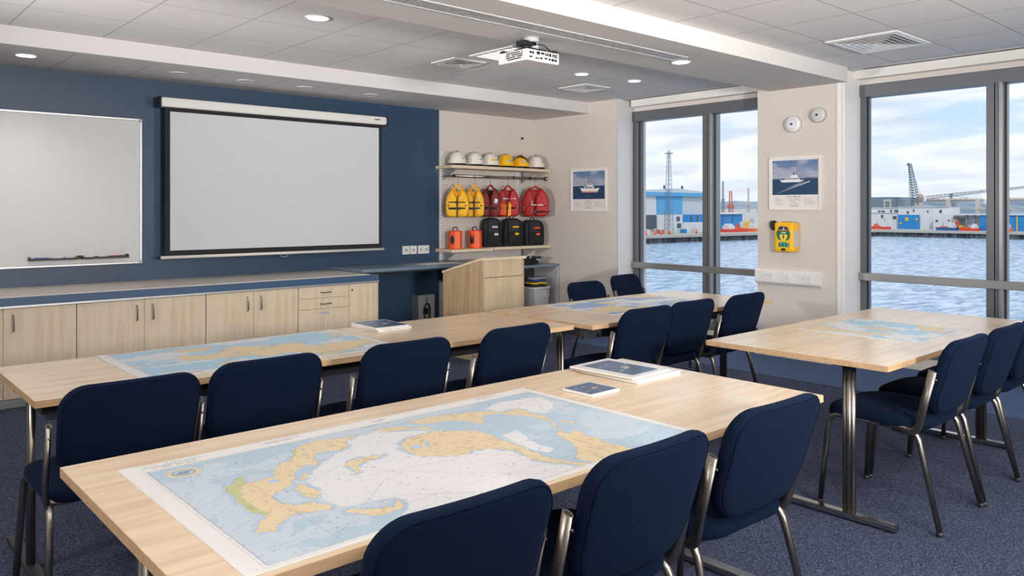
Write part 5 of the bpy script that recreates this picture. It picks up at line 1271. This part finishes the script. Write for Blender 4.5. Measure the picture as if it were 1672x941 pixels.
m = MB(); m.box(XP+1, XP+12, YP(1465), YP(1400), QZ, ZP(347.5, 1440)); m.box(XP+2, XP+12, YP(1465), YP(1400), ZP(347.5, 1440), ZP(340, 1440)); obj('walls', m, w_cream, t)
m = MB(); m.box(XP+.7, XP+2.2, YP(1465), YP(1400), ZP(348, 1440), ZP(347, 1440)); m.box(XP+1.7, XP+12, YP(1465), YP(1400), ZP(340, 1440), ZP(339, 1440)); obj('roof', m, w_roof, t)
m = MB()
for a, b, c, d in ((1430, 1434, 344, 347), (1436, 1441, 344, 347), (1457, 1464, 343, 347), (1437, 1440, 351, 356), (1456, 1462, 353, 358), (1450, 1453, 343, 349)): m.box(XP+.85 if c > 348 else XP+1.85, XP+1.02 if c > 348 else XP+2.02, YP(b), YP(a), ZP(d, a), ZP(c, a))
obj('window', m, w_dark, t)
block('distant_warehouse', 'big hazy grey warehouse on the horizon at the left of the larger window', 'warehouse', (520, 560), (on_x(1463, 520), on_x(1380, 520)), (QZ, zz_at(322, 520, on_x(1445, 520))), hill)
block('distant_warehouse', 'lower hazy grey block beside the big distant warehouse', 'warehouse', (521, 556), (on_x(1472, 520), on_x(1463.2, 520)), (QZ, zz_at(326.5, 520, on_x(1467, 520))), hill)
t = thing('portal_frame', 'buff portal frame standing behind the two-storey building', 'portal frame', (XP+30, on_x(1449, XP+30), QZ), 0)
m = MB(); m.box(-.3, .3, -1.4, -1., 0, ZP(329, 1449)-QZ+1); m.box(-.3, .3, 1., 1.4, 0, ZP(329, 1449)-QZ+1); m.box(-.35, .35, -1.6, 1.6, ZP(330, 1449)-QZ+.6, ZP(329, 1449)-QZ+1.1); obj('frame', m, buff, t)
XR = 318.
def pr(px, py): return Vector((XR, on_x(px, XR), zz_at(py, XR, on_x(px, XR))))
t = thing('port_crane', 'tall grey lattice jib crane above the white port building', 'crane', (0, 0, 0))
m = MB(); lattice(m, pr(1496, 336), pr(1485.5, 268), 2.6, .9, 16, .13); obj('jib', m, steel_l, t)
m = MB(); m.cyl(pr(1485, 268), pr(1505, 322), .06, seg=4); m.cyl(pr(1485, 268), pr(1483.5, 336), .06, seg=4); m.cyl(pr(1485.3, 270)+Vector((0, .8, 0)), pr(1484.4, 266.5), .5, seg=6); obj('cable', m, steel_l, t)
m = MB(); a = pr(1500, 334); m.box(a.x-1.2, a.x+1.2, a.y-1.3, a.y+1.3, a.z-1.0, a.z+.6, .2); lattice(m, pr(1498, 330), pr(1504, 318), 1.6, 1.0, 4, .12); lattice(m, pr(1504, 318), pr(1507, 327), 1., .8, 3, .12); obj('machinery_house', m, buff, t)
m = MB(); m.box(a.x-1.2, a.x+1.2, a.y-1.2, a.y+1.2, QZ, a.z-1.2); obj('pedestal', m, buff, t)
t = thing('conveyor_gantry', 'long buff conveyor bridge on legs crossing the larger window', 'conveyor', (0, 0, 0))
m = MB()
a, b = pr(1513, 327), pr(1690, 325); m.tube([a, b], .55, 4, ry=.4, up=(0, 0, 1)); obj('deck', m, buff, t)
for px in (1549, 1597, 1645):
    m = MB(); p = pr(px, 326); m.box(p.x-.6, p.x+.6, p.y-.7, p.y+.7, QZ, p.z); m.box(p.x-.7, p.x+.7, p.y-2, p.y+2, p.z-3.6, p.z-3.0); obj('leg', m, buff, t)
m = MB()
for k in range(1515, 1690, 9): m.box(XR-.6, XR-.5, on_x(k, XR)-.08, on_x(k, XR)+.08, pr(k, 326).z, pr(k, 324).z)
obj('handrail', m, steel_l, t)
XQ = 330.
def pq(px, py): return Vector((XQ, on_x(px, XQ), zz_at(py, XQ, on_x(px, XQ))))
t = thing('mobile_crane', 'low crane with a long slanting boom behind the window mullion', 'crane', (0, 0, 0))
m = MB(); lattice(m, pq(1511, 323), pq(1690, 304), 1.1, .6, 26, .09); obj('boom', m, steel_l, t)
m = MB(); m.cyl(pq(1553, 319), pq(1600, 327), .08, seg=4); m.cyl(pq(1600, 312), pq(1640, 317), .08, seg=4); m.cyl(pq(1553, 316), pq(1553, 337), .5, seg=6); m.box(XQ-1, XQ+1, on_x(1560, XQ), on_x(1548, XQ), pq(1553, 340).z, pq(1553, 331).z); obj('machinery_house', m, steel_l, t)
block('port_shed', 'long low white shed roof behind the blue boat', 'shed', (XP+2, XP+11), (YP(1720), YP(1563)), (QZ+4, ZP(349.5, 1600)), w_cream)
t = thing('blue_dock_building', 'bright blue dock building behind the window mullion', 'building', (0, 0, 0))
m = MB(); m.box(XP-4, XP+1.5, YP(1720), YP(1607), QZ, ZP(351.5, 1640)); obj('walls', m, w_blue2, t)
m = MB(); m.box(XP-4.5, XP+1.5, YP(1720), YP(1564.5), ZP(351.5, 1640), ZP(349.5, 1640)); obj('canopy', m, w_roof, t)
m = MB(); m.box(XP-4.2, XP-3.9, YP(1652), YP(1648), ZP(366, 1650), ZP(354, 1650)); m.box(XP-4.2, XP-3.9, YP(1668), YP(1666), QZ, ZP(352, 1667)); obj('wall_mark', m, yel_p, t)
m = MB()
for a in (1584, 1596): m.box(XP-3.5, XP-2.9, YP(a)-.3, YP(a)+.3, QZ, ZP(351, a))
obj('post', m, steel_l, t)
block('white_tank_store', 'white store with dark markings left of the blue dock building', 'store', (XP-2, XP+1), (YP(1606), YP(1584)), (QZ, ZP(352.5, 1595)), w_cream)
ship('blue workboat moored in front of the white port building', XP-9, YP(1562), 6.5, 1.9, mat('boat_blue', rgb(40, 84, 140), .6), 1.5)
ship('red and white workboat left of the blue dock building', XP-9, YP(1599), 5.5, 1.7, red_p, 1.5)
ship('red workboat at the left edge of the larger window', XP-9, YP(1454), 6.5, 1.8, red_p, 1.5)
ship('orange workboat right of the window mullion', XP-10, YP(1654), 4.5, 2.2, or_p, 1.5)
for k, (px, c, h, dx) in enumerate(((1428, w_roof, 1.4, 5), (1440, or_p, 1.9, 5), (1573, steel_r, 3.2, 6), (1567, buff, 3.6, 4.8), (1580, yel_p, 1.8, 6.5), (1586, or_p, 1.3, 6.5), (1613, w_blue2, 1.6, 6))):
    t = thing('dockside_container', ('pale container at the left edge of the port', 'orange container beside the red workboat', 'rust-red container between white building and boats', 'buff container standing left of the rust-red one', 'yellow container right of the rust-red one', 'small orange container left of the blue building', 'blue container just left of the window mullion')[k], 'container', (XP-dx, YP(px), QZ))
    m = MB(); m.box(-.7, .7, -.55, .55, 0, h, .05); obj('box', m, c, t)
    m = MB()
    for q in range(4): m.box(-.76, -.7, -.45+q*.27, -.33+q*.27, .15, h-.15)
    obj('corrugation', m, c, t)
for k, (px, y_, c, h) in enumerate(((1187, 147.5, w_roof, 2.4), (1206, 148, steel_r, 2.2), (1213, 146.5, w_cream, 3.0), (1078, 144.2, steel_r, 1.2), (1116, 144.0, w_blue2, 1.2), (1139, 144.0, w_roof, 1.6))):
    t = thing('dockside_container', ('pale container right of the window mullion', 'rust-red container beyond the red workboat', 'white container beside the yellow loader', 'rust-red crate below the blue bay of the warehouse', 'blue crate right of the lattice mast', 'pale crate near the window mullion')[k], 'container', (on_y(px, y_), y_, QZ))
    m = MB(); m.box(-.9, .9, -.6, .6, 0, h, .05); obj('box', m, c, t)
    m = MB()
    for q in range(5): m.box(-.8+q*.36, -.66+q*.36, -.66, -.6, .15, h-.15)
    obj('corrugation', m, c, t)

# ================================================================== SKY AND LIGHT
wd = bpy.data.worlds.new('harbour_sky'); S.world = wd; wd.use_nodes = True
N = wd.node_tree.nodes; L = wd.node_tree.links; N.clear()
out = N.new('ShaderNodeOutputWorld'); bg = N.new('ShaderNodeBackground'); tc = N.new('ShaderNodeTexCoord'); sp = N.new('ShaderNodeSeparateXYZ')
L.new(tc.outputs['Generated'], sp.inputs[0])
def wm(op, a, b_=None, clamp=False):
    k = N.new('ShaderNodeMath'); k.operation = op; k.use_clamp = clamp
    for i, v in enumerate((a, b_)):
        if v is None: continue
        if isinstance(v, (int, float)): k.inputs[i].default_value = v
        else: L.new(v, k.inputs[i])
    return k.outputs[0]
zc = wm('MAXIMUM', sp.outputs['Z'], 0.0); dn = wm('ADD', zc, .16)
cx_ = N.new('ShaderNodeCombineXYZ'); L.new(wm('DIVIDE', sp.outputs['X'], dn), cx_.inputs[0]); L.new(wm('DIVIDE', sp.outputs['Y'], dn), cx_.inputs[1])
ns = N.new('ShaderNodeTexNoise'); ns.inputs['Scale'].default_value = SKY_SCALE; ns.inputs['Detail'].default_value = 6; ns.inputs['Roughness'].default_value = .52; ns.inputs['Distortion'].default_value = .25
mp = N.new('ShaderNodeMapping'); mp.inputs['Location'].default_value = SKY_OFF; mp.inputs['Scale'].default_value = (1.35, 1.0, 1); mp.inputs['Rotation'].default_value = (0, 0, .75)
L.new(cx_.outputs[0], mp.inputs[0]); L.new(mp.outputs[0], ns.inputs['Vector'])
def wramp(f, st):
    r = N.new('ShaderNodeValToRGB'); L.new(f, r.inputs[0]); e = r.color_ramp.elements; e[0].position, e[0].color = st[0]; e[1].position, e[1].color = st[-1]
    for p, c in st[1:-1]:
        k = e.new(p); k.color = c
    return r.outputs[0]
cloud = wramp(ns.outputs['Fac'], [(.37, (0, 0, 0, 1)), (.49, (1, 1, 1, 1))])
blue = wramp(zc, [(0.0, rgb(216, 226, 238)), (.12, rgb(186, 213, 240)), (.5, rgb(130, 175, 228)), (1., rgb(96, 146, 210))])
ns2 = N.new('ShaderNodeTexNoise'); ns2.inputs['Scale'].default_value = SKY_SCALE*1.7; ns2.inputs['Detail'].default_value = 5; L.new(mp.outputs[0], ns2.inputs['Vector'])
cc = wramp(ns2.outputs['Fac'], [(.30, rgb(196, 204, 218)), (.52, rgb(232, 235, 241)), (.66, rgb(250, 250, 251))])
mx = N.new('ShaderNodeMix'); mx.data_type = 'RGBA'; L.new(cloud, mx.inputs[0]); L.new(blue, mx.inputs[6]); L.new(cc, mx.inputs[7])
hz = wramp(sp.outputs['Z'], [(0, (1, 1, 1, 1)), (.10, (0, 0, 0, 1))]); mh = N.new('ShaderNodeMix'); mh.data_type = 'RGBA'
L.new(wm('MULTIPLY', hz, .55), mh.inputs[0]); L.new(mx.outputs[2], mh.inputs[6]); mh.inputs[7].default_value = rgb(228, 232, 238)
below = wm('LESS_THAN', sp.outputs['Z'], -.004); mb = N.new('ShaderNodeMix'); mb.data_type = 'RGBA'; L.new(below, mb.inputs[0]); L.new(mh.outputs[2], mb.inputs[6]); mb.inputs[7].default_value = rgb(150, 170, 190)
L.new(mb.outputs[2], bg.inputs[0]); bg.inputs[1].default_value = SKY_STR; L.new(bg.outputs[0], out.inputs[0])

sun = bpy.data.lights.new('sun', 'SUN'); sun.energy = SUN_E; sun.angle = .03; sun.color = (1, .97, .92)
so = bpy.data.objects.new('sun', sun); COL.objects.link(so); so.rotation_euler = Vector((.55, .45, -.75)).to_track_quat('-Z', 'Y').to_euler()
def area(name, loc, size, power, col=(1, .975, .95), direction=(0, 0, -1), spread=PI):
    a = bpy.data.lights.new(name, 'AREA'); a.shape = 'RECTANGLE'; a.size, a.size_y = size; a.energy = power; a.color = col; a.spread = spread
    o = bpy.data.objects.new(name, a); COL.objects.link(o); o.location = loc; o.rotation_euler = Vector(direction).to_track_quat('-Z', 'Y').to_euler(); return o
# added fill light, built as unseen recessed panels behind and beside the camera
FILL_PANELS = [(-1.2, .6), (.6, -1.2), (2.6, -.9), (-1.2, 3.0), (4.4, -.9)]
for i, (x, y) in enumerate(FILL_PANELS):
    t = thing('recessed_light_panel', 'added square fill light panel in the ceiling over the camera side of the room', 'ceiling light', (x, y, ZC), 0, 'added fill panels over the camera side')
    m = MB(); m.box(-.3, .3, -.3, -.285, -.008, 0); m.box(-.3, .3, .285, .3, -.008, 0); m.box(-.3, -.285, -.285, .285, -.008, 0); m.box(.285, .3, -.285, .285, -.008, 0); obj('frame', m, white_pl, t)
    m = MB(); m.box(-.285, .285, -.285, .285, -.003, 0); obj('diffuser', m, lamp_soft, t)
    area('panel_fill', (x, y, ZC-.012), (.57, .57), P_FILL_PANEL)
for x, y, z in ((1.23, 6.80, ZS), (2.551, 4.783, ZC), (5.09, 3.70, ZS), (5.47, 5.107, ZC), (6.147, 5.024, ZC)):
    l = bpy.data.lights.new('downlight_beam', 'SPOT'); l.energy = P_DOWN; l.spot_size = math.radians(120); l.spot_blend = 1.0; l.shadow_soft_size = .05; l.color = (1, .95, .88)
    o = bpy.data.objects.new('downlight_beam', l); COL.objects.link(o); o.location = (x, y, z-.02)
# added fill lamps, out of view, shaped as tall floor uplighters to wash the ceiling
for i, (x, y, dr, pw, spd, sz) in enumerate(FILL_UPL):
    t = thing('fill_uplighter', 'added fill lamp shaped as a slim uplighter, out of view', 'fill lamp', (x, y, 0), 0, 'added fill lamps')
    m = MB(); m.lathe([(0, 0), (.15, 0), (.15, .02), (.02, .03), (.015, .05)]); m.cyl((0, 0, .03), (0, 0, 1.63), .014); obj('stand', m, chair_steel, t)
    Q = Matrix.Translation((0, 0, 1.62)) @ Vector((0, 0, 1)).rotation_difference(Vector(dr)).to_matrix().to_4x4()
    m = MB(); m.lathe([(.0, .0), (.05, .0), (.32, .12), (.38, .17), (.375, .17), (.31, .125), (.0, .02)], 28, Q); obj('bowl', m, white_pl, t)
    d = Vector(dr).normalized()
    area('fill_beam', Vector((x, y, 1.62))+d*.20, (sz, sz), pw, direction=dr, spread=math.radians(spd))

# ================================================================== CAMERA
cam = bpy.data.cameras.new('camera'); co = bpy.data.objects.new('camera', cam); COL.objects.link(co)
cam.sensor_width = 36; cam.lens = F_/1672*36; cam.shift_x = 0; cam.shift_y = (342-470.5)/1672
cam.clip_start = .05; cam.clip_end = 6000
co.location = (0, 0, HC); co.rotation_euler = (PI/2, 0, math.atan2(sA, cA)-PI/2)
S.camera = co
S.view_settings.view_transform = 'Standard'; S.view_settings.look = 'None'; S.view_settings.gamma = 1; S.view_settings.use_curve_mapping = False
S.view_settings.exposure = EXPO
S.cycles.use_denoising = True; S.cycles.max_bounces = 8; S.cycles.diffuse_bounces = 5; S.cycles.glossy_bounces = 4; S.cycles.transparent_max_bounces = 12; S.cycles.caustics_reflective = False; S.cycles.caustics_refractive = False
S.cycles.sample_clamp_indirect = 6
